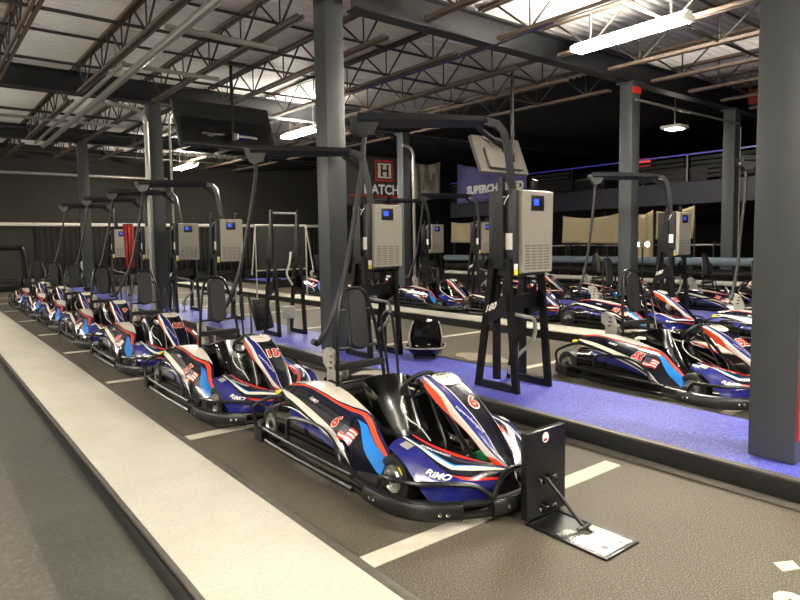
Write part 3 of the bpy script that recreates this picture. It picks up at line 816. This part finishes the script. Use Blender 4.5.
strip_light(8.0, 21.9, 23.7, 4.44, 'fluorescent strip light farthest back at left, beside the conduit column')
for x, y, z, t in ((8.0, -3.5, 4.4, 'behind the camera at right'), (2.2, -3.0, 4.4, 'behind the camera'), (4.9, -0.4, 4.42, 'over the near end of the blue island'),
                (-3.0, 1, 3.3, 'over the near end of the track'), (-3.0, 8, 3.3, 'over the middle of the track'), (-3.0, 15, 3.3, 'over the bend of the track'), (-3.0, 22, 3.3, 'over the far end of the track')):  # unseen track row, hung low to throw light up onto the roof deck
    strip_light(x, y-.88, y+.88, z, 'fluorescent strip light out of frame '+t)
r = empty('high_bay_light', (15.6, 8.35, 4.35))
b = MB(); b.box(-.25, -.25, 0, .25, .25, .08, 'lamp_case', .01); b.build('housing', r)
b = MB(); b.box(-.16, -.16, -.02, .16, .16, 0, 'lamp'); b.build('diffuser', r)
b = MB(); b.tube([(0, 0, .08), (0, 0, zb(15.6, 8.35)+.52-4.35)], .01, 'conduit', 6); b.build('hanger', r)
tag(r, 'small square light glowing under the dark ceiling at right', 'ceiling light')
# ------------------------------------------------------------------ things around the pit lane
# folding stop plate in front of the nearest kart
r = empty('stop_plate', (2.70, 2.165, 0)); r.scale = (.86, .92, .97)
b = MB(); b.box(-.185, -.012, .02, .20, .036, .52, 'black_metal', .004); p = b.build('upright_plate', r)
q = MB(); q.lathe([(0, 0), (0, .03), (.004, .03), (.004, 0)], 'white', (-.01, -.018, .475), axis='y', seg=16); q.box(-.03, -.0195, .455, .0, -.012, .47, 'red_plain'); q.build('sticker', p)
for z in (.07, .24):
    q = MB(); q.tube([(-.09, -.035, z), (.05, -.035, z)], .009, 'chrome'); q.box(-.06, -.05, z-.02, -.045, -.01, z+.02, 'black_metal'); q.box(.005, -.05, z-.02, .02, -.01, z+.02, 'black_metal')
    q.lathe([(-.012, 0), (-.012, .016), (0, .016), (0, 0)], 'chrome', (-.09, -.035, z)); q.lathe([(0, 0), (0, .016), (.012, .016), (.012, 0)], 'chrome', (.05, -.035, z)); q.build('hinge_pin', p)
b = MB(); b.tube([(-.02, -.035, .24), (.015, -.27, .03)], .012, 'black_metal'); b.tube([(-.04, -.27, .025), (.07, -.27, .025)], .012, 'steel'); b.build('prop_rod', r)
b = MB(); 
for x0, y0, x1, y1 in ((-.19, -.55, -.17, .0), (.12, -.55, .14, .0), (-.17, -.55, .12, -.53), (-.17, -.02, .12, .0)): b.box(x0, y0, 0, x1, y1, .012, 'black_metal', .002)
b.box(-.17, -.26, 0, .12, -.02, .004, 'black'); b.build('floor_frame', r)
b = MB(); b.prism([(-.165, -.525), (.115, -.525), (.115, -.27), (.05, -.25), (.04, -.33), (-.03, -.33), (-.05, -.2), (-.165, -.2)], 'z', .004, .012, 'steel'); fp_ = b.build('base_plate', r)
for x, y, w, h in ((-.08, -.47, .05, .02), (.05, -.49, .02, .015), (.07, -.41, .02, .012), (-.13, -.42, .014, .012)):
    q = MB(); q.add([(x+w*.5*math.cos(2*PI*k/16), y+h*math.sin(2*PI*k/16), .0128) for k in range(16)], [tuple(range(16))], 'black'); q.build('slot_hole', fp_)
tag(r, 'black hinged stop plate standing upright on its steel floor plate before the nearest kart', 'stop plate')

# loose seats on the island
r = empty('bucket_seat', (4.93, 5.80, .135), -.8); r.scale = (.82, .82, .86)
st = Surf([[(.22, .0, .02), (.20, -.15, .03), (0, -.20, .04), (-.20, -.15, .03), (-.22, 0, .02)], [(.27, .02, .11), (.26, -.2, .10), (0, -.26, .10), (-.26, -.2, .10), (-.27, .02, .11)], [(.30, .08, .17), (.28, -.24, .16), (0, -.32, .16), (-.28, -.24, .16), (-.30, .08, .17)]])
b = MB(); b.prism([(-.16, -.22), (.16, -.22), (.24, .22), (-.24, .22)], 'z', 0, .03, 'black_gloss')
vs = []; 
for z, sx, sy in ((.0, .17, .20), (.08, .24, .27), (.15, .30, .33), (.155, .27, .30), (.06, .2, .22)):
    for k in range(24):
        a = 2*PI*k/24; vs.append((sx*abs(math.cos(a))**.7*(1 if math.cos(a) > 0 else -1), sy*abs(math.sin(a))**.7*(1 if math.sin(a) > 0 else -1), z))
fs = [(i*24+k, i*24+(k+1) % 24, (i+1)*24+(k+1) % 24, (i+1)*24+k) for i in range(4) for k in range(24)]+[tuple(range(24)), tuple(96+k for k in range(24))]
b.add(vs, fs, 'black_gloss'); b.build('seat_pan', r)
b = MB(); b.tube([(v[0], v[1], v[2]+.004) for v in vs[48:72]], .009, 'cast_grey', 6, closed=True); b.build('rim', r)  # pale rim colour stands in for the highlight on the glossy pan
sb = Surf([[(.24, -.02, .13), (.2, .18, .12), (0, .24, .12), (-.2, .18, .12), (-.24, -.02, .13)], [(.25, -.06, .28), (.21, .17, .27), (0, .23, .27), (-.21, .17, .27), (-.25, -.06, .28)], [(.22, .05, .42), (.18, .20, .43), (0, .24, .44), (-.18, .20, .43), (-.22, .05, .42)], [(.19, .1, .47), (.16, .22, .49), (0, .25, .50), (-.16, .22, .49), (-.19, .1, .47)]])
me = sb.panel([('cast_grey', [(0, .2), (1, .16)]), ('black_gloss', [(0, .86), (1, .9)]), ('cast_grey', [(0, 1), (1, 1)])], nu=12, sub=16, thick=.014); o = bpy.data.objects.new('seat_back', me); COL.objects.link(o); o.parent = r  # pale side bands paint bright reflections onto the black shell
tag(r, 'loose glossy black bucket seat sitting on the blue island', 'seat')
r = empty('seat_pad', (4.45, 9.28, .135), .5); r.scale = (.8, .8, .8)
b = MB(); T = Matrix.Rotation(math.radians(-14), 4, 'X'); b.box(-.28, -.06, .0, .28, .03, .64, 'black', .05, T=Matrix.Translation((0, 0, .02)) @ T); b.build('pad', r)
b = MB()
for i in range(4):
    for j in range(5):
        c = T @ Vector((-.19+.127*i, -.06, .09+.115*j)); n0 = len(b.v)
        b.lathe([(-.035, 0), (-.03, .025), (-.01, .042), (.012, .046)], 'black', (c.x, c.y+.02, c.z+.02), axis='y', seg=10)
b.build('studs', r); tag(r, 'black studded seat pad leaning on the empty charging frame', 'seat pad')

# hanging screens
def screen(name, C, w, h, tilt, m, label, cat, zt):
    r = empty(name, C, 0)
    T = Matrix.Rotation(tilt, 4, 'X')
    b = MB(); b.box(-w/2, -.05, -h/2, w/2, .04, h/2, m, .03, T=T)
    c = b.build('casing', r)
    return r, T, c
r, T, c = screen('hanging_screen', (4.40, 10.5, 3.60), 1.75, .88, math.radians(-24), 'tv_black', '', '', 0)
b = MB(); b.box(-.8, -.075, -.4, .8, -.05, .08, 'black', .01, T=T); b.build('back_cover', r)
b = MB(); b.lathe([(0, 0), (0, .07), (.008, .07), (.008, 0)], 'cast_grey', (0, 0, 0), axis='y', seg=16); b.v = [tuple(T @ Vector((v[0]*1.0-.33, v[1]-.085, v[2]*.5-.24))) for v in b.v]; b.build('badge', r)
b = MB(); b.box(.19, -.082, -.29, .36, -.07, -.18, 'blue', .01, T=T); b.build('sticker', r)
b = MB(); z1 = zb(4.4, 10.2)-3.60-.03
b.tube([(.0, -.32, -.22), (.0, -.32, z1)], .03, 'black', 8); b.box(-.05, -.40, -.3, .05, -.12, -.16, 'black', .01); b.box(.04, -.36, -.26, .09, -.28, -.16, 'white', .005); b.box(-.25, -.38, z1-.03, .25, -.26, z1+.02, 'black'); b.box(-.5, -.2, -.2, .5, -.1, -.16, 'black'); b.build('ceiling_mount', r)
tag(r, 'large dark screen seen from behind, hung by a pole from the roof', 'screen')
r, T, c = screen('hanging_monitor', (8.64, 8.0, 3.11), 1.28, .74, math.radians(-22), 'tv_back', '', '', 0)
b = MB(); b.box(-.46, -.13, -.32, .46, -.05, .1, 'tv_back', .05, T=T); b.build('back_cover', r)
b = MB()
for a in (.4, 1.3, 2.6, 3.9, 5.4): b.tube([T @ Vector((.1, -.16, -.05)), T @ Vector((.1+.17*math.cos(a), -.145, -.05+.15*math.sin(a)))], .018, 'black', 6)
b.box(.0, -.2, -.13, .2, -.12, .03, 'black', .02, T=T)
z1 = zb(8.6, 8)-3.11
b.tube([(.1, -.2, -.05), (.1, -.24, .3), (.1, -.24, z1)], .03, 'black', 8); b.tube([T @ Vector((-.38, -.07, .33)), T @ Vector((.1, -.2, -.02))], .02, 'black', 6); b.build('ceiling_mount', r)
tag(r, 'grey monitor seen from behind, hung above the purple banner', 'screen')

# banners and tarps: thin cloths with folds, hung in their own planes
def cloth(name, A, Bp, zt0, zt1, zl0, zl1, m, label, cat, amp=.06, k=9., grp=None, parent=None, nx=40, nz=10):
    A = Vector((*A, 0)); Bp = Vector((*Bp, 0)); d = (Bp-A).normalized(); n = Vector((d.y, -d.x, 0)); vs = []; fs = []
    for i in range(nx+1):
        f = i/nx; top = zt0+(zt1-zt0)*f-.12*math.sin(PI*f)*amp/.06; lo = zl0+(zl1-zl0)*f
        for j in range(nz+1):
            g = j/nz; w = amp*math.sin(k*f+2.2*g)*(.3+.7*g)+amp*.5*math.sin(2.3*k*f-3*g)
            p = A+(Bp-A)*f+n*w; vs.append((p.x, p.y, top+(lo-top)*g))
    for i in range(nx):
        for j in range(nz): fs.append((i*(nz+1)+j, i*(nz+1)+j+1, (i+1)*(nz+1)+j+1, (i+1)*(nz+1)+j))
    b = MB(); b.add(vs, fs, m); me = b.mesh(name); bm = bmesh.new(); bm.from_mesh(me); bmesh.ops.solidify(bm, geom=bm.faces[:], thickness=.008); bm.to_mesh(me); bm.free()
    o = bpy.data.objects.new(name, me); COL.objects.link(o)
    if label: tag(o, label, cat, grp)
    if cat == 'banner' and A.x < 17:
        for f in (.02, .98):
            p = A+(Bp-A)*f; q = MB(); q.tube([(p.x, p.y, zt0+(zt1-zt0)*f-.02), (p.x, p.y, zb(p.x, p.y)+.51)], .008, 'black', 5); q.build('hanging_cord', o)
    if cat == 'tarpaulin':
        for f, zt in ((.03, zt0), (.97, zt1)):
            p = A+(Bp-A)*f-n*.1; q = MB(); q.tube([(p.x, p.y, 0), (p.x, p.y, zt-.03)], .022, 'black'); q.build('support_pole', o)
    return o
def plane_map(C, d, n, lift):
    C = Vector(C); d = Vector(d).normalized(); n = Vector(n)
    return lambda a, c: C+d*a+Vector((0, 0, c))+n*lift
o = cloth('banner', (11.75, 18), (14.58, 18), 4.68, 4.62, 2.82, 2.86, 'banner_black', 'black banner with a red-framed letter H, hung behind the middle column', 'banner', .03, 5)
f = plane_map((18.0, 24, 5.95), (1, 0, 0), (0, -1, 0), .09)
g = MB(); g.box(12.98, 17.895, 3.72, 13.78, 17.905, 4.46, 'sign_red'); g.box(13.03, 17.885, 3.77, 13.73, 17.895, 4.41, 'banner_black'); g.box(13.09, 17.875, 3.83, 13.67, 17.885, 4.35, 'cream'); q = g.build('emblem_frame', o)
g = MB(); put_text(g, 'H', plane_map((13.38, 18, 4.09), (1, 0, 0), (0, -1, 0), .130), .40, 'black', bold=.03, wid=.34)
for sx in (-.13, .13):
    for sz in (-.19, .19): g.box(13.38+sx-.07, 17.865, 4.09+sz-.016, 13.38+sx+.07, 17.872, 4.09+sz+.016, 'black')
g.build('lettering', q)
g = MB(); put_text(g, 'HATCH', plane_map((13.26, 18, 3.43), (1, 0, 0), (0, -1, 0), .10), .36, 'white', wid=1.52, bold=.03); put_text(g, '7-HATCH', plane_map((13.5, 18, 3.0), (1, 0, 0), (0, -1, 0), .10), .17, 'red', wid=1.05); g.build('lettering', o); g = MB(); g.box(11.9, 17.895, 3.16, 14.5, 17.902, 3.20, 'sign_red'); g.build('stripe', o)
o = cloth('banner', (14.66, 17.95), (16.1, 17.95), 4.55, 4.6, 3.0, 3.25, 'banner_grey', 'crumpled grey banner with a faint H beside the black banner', 'banner', .07, 8)
g = MB(); put_text(g, 'H', plane_map((15.4, 17.95, 3.8), (1, 0, .0), (0, -1, 0), .13), .65, 'banner_shade', shear=.15, bold=.03); g.build('lettering', o)
o = cloth('banner', (18.0, 19.0), (18.0, 15.3), 4.75, 4.08, 3.1, 3.15, 'banner_purple', 'purple banner with white lettering hung on the raised gallery', 'banner', .04, 8)
dd = (0, -1, 0); nn = Vector((-1, 0, 0))
g = MB(); put_text(g, 'SUPERCHARGED', plane_map((18.0, 16.85, 3.60), dd, nn, .09), .34, 'white', wid=3.0, bold=.06); g.build('lettering', o)
TP = 'beige tarpaulin hung under the raised gallery'
cloth('tarpaulin', (15.5, 11.75), (15.5, 9.85), 2.26, 2.26, 1.45, 1.42, 'tarp', 'beige tarpaulin hung left of the column under the gallery', 'tarpaulin', .05, 6)
cloth('tarpaulin', (15.5, 9.45), (15.5, 8.85), 2.28, 2.3, .9, .9, 'tarp', 'narrow beige tarpaulin hanging low, just right of the column', 'tarpaulin', .05, 8)
cloth('tarpaulin', (15.5, 8.75), (15.5, 7.75), 2.26, 2.36, 1.52, 1.52, 'tarp', 'beige tarpaulin hung behind the right charger box', 'tarpaulin', .04, 5)
cloth('tarpaulin', (15.6, 16.8), (15.6, 15.4), 2.25, 2.25, 1.5, 1.48, 'tarp', 'small beige tarpaulin hung beyond the far charger boxes', 'tarpaulin', .03, 6)
cloth('tarpaulin', (15.2, 6.15), (15.2, 5.7), 1.8, 1.8, 1.3, 1.3, 'tarp', 'small beige tarpaulin beside the right-hand column', 'tarpaulin', .02, 6)

# raised gallery at the back right
G0, G1 = Vector((18.2, 19.6, 0)), Vector((18.2, -3.0, 0)); gd = (G1-G0).normalized(); gn = Vector((-gd.y, gd.x, 0)); GL = (G1-G0).length
def gp(t, off, z): p = G0+gd*t+gn*off; return (p.x, p.y, z)
def gbox(b, t0, t1, o0, o1, z0, z1, m):
    vs = [gp(t, o, z) for z in (z0, z1) for t, o in ((t0, o0), (t1, o0), (t1, o1), (t0, o1))]
    b.add(vs, [(3, 2, 1, 0), (4, 5, 6, 7), (0, 1, 5, 4), (1, 2, 6, 5), (2, 3, 7, 6), (3, 0, 4, 7)], m)
b = MB(); gbox(b, 0, GL, .05, 5, 3.0, 3.2, 'deck_black'); struct(b.build('floor_gallery'))
b = MB(); gbox(b, 0, GL, -.05, .05, 2.55, 3.2, 'fascia_purple'); struct(b.build('trim_12'))
r = empty('railing', gp(0, 0, 3.2), 0)
def rel(b): b.v = [tuple(Vector(v)-r.location) for v in b.v]; return b
n = 11
for i in range(n+1):
    b = MB(); t = .03+(GL-.06)*i/n; gbox(b, t-.03, t+.03, -.03, .03, 3.2, 4.0, 'black_metal'); rel(b).build('post', r)
b = MB(); gbox(b, 0, GL, -.035, .035, 3.98, 4.03, 'black_metal'); rel(b).build('top_rail', r)
b = MB(); gbox(b, 0, GL, -.045, -.036, 3.99, 4.015, 'led_blue'); rel(b).build('light_strip', r)
for i in range(n):
    b = MB(); t0 = GL*i/n+.1; t1 = GL*(i+1)/n-.1
    if i % 4 == 3: continue
    for k in range(5): gbox(b, t0, t1, .0, .02, 3.28+.135*k, 3.38+.135*k, 'black_matt')
    rel(b).build('slat_panel', r)
tag(r, 'long black railing with a thin blue light strip along the raised gallery', 'railing')
for i in range(8):
    b = MB(); t = 1.5+GL*i/8; x, y, _ = gp(t, .6, 0); b.box(x-.1, y-.1, 0, x+.1, y+.1, 3.0, 'deck_black'); struct(b.build('gallery_post'))
for i, (t, w) in enumerate(((5.2, 1.2), (8.5, 1.6), (11.5, 1.6), (14.4, 1.3), (17, 1.8))):
    b = MB(); gbox(b, t, t+w, 1.6, 2.4, 3.2, 3.75, 'black' if i % 2 else 'dark_grey'); gbox(b, t-.03, t+w+.03, 1.55, 2.45, 3.75, 3.79, 'cast_grey')
    tag(b.build('counter_table'), 'pale-topped dark table standing on the raised gallery', 'table', 'tables on the raised gallery')
r = empty('sign_post', (18.8, 11.1, 3.2))
b = MB(); b.tube([(0, 0, 0), (0, 0, .68)], .035, 'cast_grey'); b.lathe([(0, 0), (0, .2), (.03, .2), (.04, .05), (.04, 0)], 'dark_grey', axis='z'); b.build('pole', r)
b = MB(); b.box(-.05, -.24, .68, .05, .24, .92, 'exit_red', .02); b.build('sign_panel', r)
tag(r, 'small red lit sign on a pale post on the raised gallery', 'sign')
r = empty('work_light', (14.2, 8.37, 0)); r.scale = (.75, .75, .75)
b = MB(); b.tube([(0, 0, 0), (0, 0, 1.85)], .03, 'black'); b.tube([(-.02, .25, 1.86), (.02, -.25, 1.86)], .02, 'black')
for a in (0, 2.1, 4.2): b.tube([(0, 0, .5), (.4*math.cos(a), .4*math.sin(a), .01)], .015, 'black', 6)
b.build('stand', r)
for s in (-1, 1):
    b = MB(); b.lathe([(0, 0), (0, .09), (.08, .06), (.08, 0)], 'black', (-.02, s*.18, 1.87)); b.build('lamp_housing', r)
    b = MB(); b.lathe([(-.012, 0), (-.012, .075), (.0, .075), (0, 0)], 'spot', (-.02, s*.18, 1.87)); b.build('lamp', r)
tag(r, 'pair of dazzling small lamps on a black stand near the far column', 'lamp')
# barriers behind the far karts
B0, B1 = Vector((14.7, 16.2, 0)), Vector((14.7, 1.0, 0)); bd = (B1-B0).normalized(); bn = Vector((bd.y, -bd.x, 0)); nb = 7; BL = (B1-B0).length/nb
for i in range(nb):
    c = B0+bd*BL*(i+.5); r = empty('barrier_rack', c, math.atan2(bd.y, bd.x)); h = BL/2-.04
    for x in (-h+.08, h-.08):
        b = MB(); b.box(x-.04, -.04, 0, x+.04, .04, 1.1, 'black'); b.box(x-.05, -.22, 0, x+.05, .22, .05, 'black'); b.build('post', r)
    for z, m, rr in ((.98, 'barrier_blue', .10), (.72, 'black', .08), (.48, 'barrier_white', .06), (.24, 'black', .09)):
        b = MB(); b.tube([(-h, 0, z), (h, 0, z)], rr, m, 10); b.build('rail', r)
    tag(r, 'rack of stacked horizontal crash rails behind the far karts', 'barrier', 'barrier racks behind the far karts')
random.seed(3)
for i in range(12):
    t = .9+(i//2)*2.2; c = Vector((16.3+.9*(i % 2), 15.6-t, 0))
    r = empty('shelf_rack', c, math.atan2(bd.y, bd.x))
    for x in (-.6, .6):
        for y in (-.25, .25):
            b = MB(); b.box(x-.02, y-.02, 0, x+.02, y+.02, 1.45, 'black'); b.build('post', r)
    for k in range(4):
        b = MB(); b.box(-.62, -.27, .2+.38*k, .62, .27, .23+.38*k, 'cast_grey' if k % 2 else 'dark_grey', .004); b.build('shelf', r)
    tag(r, 'open black and grey metal rack behind the crash rails', 'rack', 'racks behind the crash rails')

# overhead pipes and fittings
def pipe(path, rad, m, label, nsm=0):
    b = MB(); b.tube(smoothpath(path, nsm) if nsm else path, rad, m, 10); tag(b.build('overhead_pipe'), label, 'pipe')
pipe([(2.9, -3, zb(2.9, -3)-.2), (2.95, 7.2, zb(3, 7)-.2), (3.1, 14, zb(3.1, 14)-.19), (3.25, 21.5, zb(3.2, 21)-.18)], .062, 'conduit', 'fat silver pipe running along under the roof at upper left')
pipe([(2.85, 10.8, zb(3, 10.8)-.14), (3.02, 21.3, zb(3, 21.3)-.14)], .04, 'conduit', 'thinner silver pipe beside the fat one under the roof')
pipe([(3.14, 13.5, 4.48), (3.25, 13.85, 4.49), (3.7, 14.0, 4.48), (3.98, 14.05, 4.42), (4.09, 14.06, 4.2), (4.10, 14.06, 3.8), (4.10, 14.06, .13)], .05, 'conduit', 'silver conduit bending down the front of the conduit column', 60)
pipe([(4.72, 14.1, 4.66), (4.70, 14.1, 4.5), (4.62, 14.08, 4.3), (4.61, 14.08, 3.8), (4.61, 14.08, .14)], .025, 'conduit', 'thin conduit down the right side of the conduit column', 40)
pipe([(2.85, 8.7, 4.5), (4.5, 8.7, 4.5)], .042, 'conduit', 'silver pipe crossing just in front of the hanging screen pole')
pipe([(2.9, 10.95, 4.52), (4.5, 10.95, 4.52)], .038, 'conduit', 'silver pipe crossing above the hanging screen')
pipe([(1.4, 16.9, 4.58), (4.4, 16.9, 4.58)], .038, 'conduit', 'silver pipe crossing behind the conduit column')
pipe([(11.2, 14.08, 4.32), (11.42, 14.07, 4.28), (11.56, 14.07, 4.1), (11.58, 14.07, 3.6), (11.58, 14.07, .14)], .045, 'conduit', 'silver conduit down the column beside the black banner', 40)
pipe([(15.92, 6.9, 0), (15.92, 6.9, 4.2)], .05, 'pvc', 'pale pipe down the right-hand far column')
pipe([(7.05, 5.5, 4.50), (7.05, 6.9, 4.47), (7.06, 8.5, 4.50), (7.05, 10.5, 4.55)], .015, 'cable_blue', 'thin blue cable bundle slung under a joist')
pipe([(11.25, 6.81, 4.25), (15.7, 6.81, 4.25)], .025, 'conduit', 'thin pipe running right from the red-banded column top')
b = MB(); b.box(11.14, 6.815, 4.38, 11.44, 6.828, 4.5, 'red', .004); tag(b.build('red_band'), 'red band near the top of the column behind the far karts', 'marking')
r = empty('emergency_light', (2.95, 11.67, 4.6)); r.scale = (.8, .8, .8)
b = MB(); b.lathe([(-.07, 0), (-.06, .12), (-.01, .17), (.02, .17), (.03, .0)], 'lamp_case', axis='z', seg=20); b.build('dome', r); b = MB(); b.box(-.1, -.1, .02, .1, .1, .06, 'dark_grey'); b.tube([(0, 0, .05), (0, 0, .7)], .012, 'conduit', 6); b.build('mount', r)
tag(r, 'small white domed fitting hung from the joist at upper left', 'light fitting')
r = empty('speaker', (15.55, 6.42, 4.62)); r.scale = (.8, .8, .6)
b = MB(); b.box(-.12, -.12, 0, .12, .12, .55, 'sign_red', .02); b.build('casing', r); b = MB(); b.tube([(0, 0, .55), (0, 0, .8)], .02, 'black'); b.build('hanger', r)
tag(r, 'small red box hung under the roof beside the nearest column', 'box')
# banner frames standing in the far bays
def frame(x, y, rz, label):
    r = empty('display_frame', (x, y, 0), rz)
    for s in (-1, 1):
        b = MB(); b.tube([(s*.8, 0, 0), (s*.8, 0, 2.05)], .02, 'cast_grey', 6); b.tube([(s*.8, 0, 2.05), (s*.8+.18*s, -.08, .75)], .02, 'cast_grey', 6); b.build('upright', r)
    b = MB(); b.tube([(-.8, 0, 2.05), (.8, 0, 2.05)], .02, 'cast_grey', 6); b.build('cross_tube', r); b = MB(); b.tube([(-.8, 0, .85), (.8, 0, .85)], .02, 'cast_grey', 6); b.build('cross_tube', r)
    b = MB(); b.box(-.75, -.01, .88, .75, .01, 2.02, 'black_matt'); b.build('cloth', r)
    tag(r, label, 'frame')
frame(7.85, 15.2, .1, 'grey tube frame with black cloth behind the empty charging frame')
b = MB(); b.box(4.95, 25.75, .45, 5.3, 25.95, 1.0, 'white', .01); tag(b.build('white_board'), 'small white board standing at the far wall', 'board')
r = empty('red_banner_stand', (4.42, 17.1, .13))
b = MB(); b.tube([(0, 0, 0), (0, 0, 2.0)], .018, 'black', 8); b.lathe([(0, 0), (0, .16), (.02, .15), (.03, .03), (.03, 0)], 'black', axis='z'); b.tube([(-.14, 0, 1.98), (.14, 0, 1.98)], .012, 'black', 6); b.build('stand', r)
b = MB(); vs = []; fs = []
for k in range(13):
    x = -.13+.26*k/12; y = -.03+.025*math.sin(k*1.7); vs += [(x, y, 1.97), (x*.8, y-.01, .85)]
for k in range(12): fs.append((2*k, 2*k+2, 2*k+3, 2*k+1))
b.add(vs, fs, 'red_plain'); me = b.mesh('cloth'); bm = bmesh.new(); bm.from_mesh(me); bmesh.ops.solidify(bm, geom=bm.faces[:], thickness=.006); bm.to_mesh(me); bm.free()
o = bpy.data.objects.new('cloth', me); COL.objects.link(o); o.parent = r
tag(r, 'narrow red cloth hanging on a black stand left of the conduit column', 'stand')
# ------------------------------------------------------------------ karts and stations in place
R = math.radians
NG = 'go-karts parked along the left lane'
row1 = [(2.625, 3.45, '6', 'go-kart numbered 6, nearest of all, against the upright black stop plate'),
        (2.49, 5.88, '15', 'go-kart numbered 15, second in the left lane, right behind kart 6'),
        (2.50, 8.5, '03', 'third go-kart from the front in the left lane, before the empty charging frame'),
        (2.50, 10.95, '9', 'fourth go-kart from the front in the left lane'),
        (2.50, 13.3, '12', 'fifth go-kart from the front in the left lane'),
        (2.52, 15.75, '7', 'sixth go-kart in the left lane, last but one'),
        (2.52, 18.2, '21', 'seventh go-kart in the left lane, farthest back near the dark wall')]
for x, y, nm, lab in row1: place_kart(x, y, R(180), nm, lab, NG)
place_kart(6.16, 3.33, R(173), '52', 'go-kart across the blue island at right, beside the near column', 'go-karts right of the blue island')
far = [(3.40, '8', 'go-kart in the far row just left of the near column, behind the right kart'),
       (5.85, '20', 'go-kart in the far row right behind the headrest of the right kart'),
       (8.42, '3', 'go-kart in the far row seen through the nearest charging frame'),
       (10.86, '11', 'go-kart in the far row, right of the second charger box'),
       (13.3, '14', 'go-kart in the far row partly hidden behind the second charger box'),
       (15.8, '17', 'go-kart in the far row seen behind the empty charging frame')]
for y, nm, lab in far: place_kart(9.6, y, R(180), nm, lab, 'go-karts in the far row')
for y, nm, lab in ((3.2, '31', 'go-kart in the rear row at far right, mostly behind the near column'), (5.7, '26', 'go-kart in the rear row behind the charger box at right'),
                   (8.3, '18', 'go-kart in the rear row just left of the far column'), (10.8, '19', 'go-kart in the rear row behind the nearest charging frame')):
    place_kart(12.85, y, R(180), nm, lab, 'go-karts in the rear row')
st0 = make_station(True)
def station(x, y, label, z=.13, rz=0, sc=.89, first=[True]):
    if first[0]: s = st0; first[0] = False
    else: s = copy_tree(st0)
    s.location = (x, y, z); s.rotation_euler = (0, 0, rz); s.scale = (sc, sc, sc)
    tag(s, label, 'charging station', 'charging stations with silver boxes'); return s
station(4.55, 4.04, 'nearest black charging frame with silver box, stencilled 180, on the blue island')
station(4.55, 6.37, 'second charging station with silver box, above the loose bucket seat')
station(4.55, 11.15, 'charging station with silver box, just left of the empty frame')
station(4.55, 13.4, 'charging station with silver box, right beside the conduit column')
station(4.55, 15.8, 'charging station half hidden behind the conduit column')
station(4.55, 18.7, 'farthest charging station at the end of the blue island')
station(11.0, 5.95, 'charging station with silver box at right, before the beige tarpaulins')
station(11.0, 3.35, 'charging station hidden behind the near column, its cable showing')
station(11.25, 11.1, 'charging station in the far row, peeping out left of the nearest frame')
station(11.25, 13.0, 'charging station in the far row beside the column with the silver conduit')
e = make_station(False); e.location = (4.55, 8.77, .13); e.scale = (.86, .86, .86)
tag(e, 'empty black charging frame without a box, behind the studded pad', 'charging frame')

# ------------------------------------------------------------------ camera, world, view
cam = bpy.data.cameras.new('camera'); co = bpy.data.objects.new('camera', cam); COL.objects.link(co)
cam.sensor_width = 36; cam.lens = 618.68/800*36; cam.shift_y = -.01466; cam.clip_start = .05
right = Vector((0.786599, -0.617283, -0.014934)); up = Vector((0.057732, 0.049444, 0.997107)); fwd = Vector((0.614759, 0.785186, -0.074529))
co.matrix_world = Matrix(((right.x, up.x, -fwd.x, 0), (right.y, up.y, -fwd.y, 0), (right.z, up.z, -fwd.z, 1.55), (0, 0, 0, 1)))
S.camera = co
w = bpy.data.worlds.new('world'); S.world = w; w.use_nodes = True
w.node_tree.nodes['Background'].inputs[0].default_value = (.02, .02, .022, 1)
S.view_settings.view_transform = 'Standard'; S.view_settings.look = 'None'; S.view_settings.gamma = 1
S.view_settings.exposure = 1.5
S.view_settings.use_curve_mapping = False
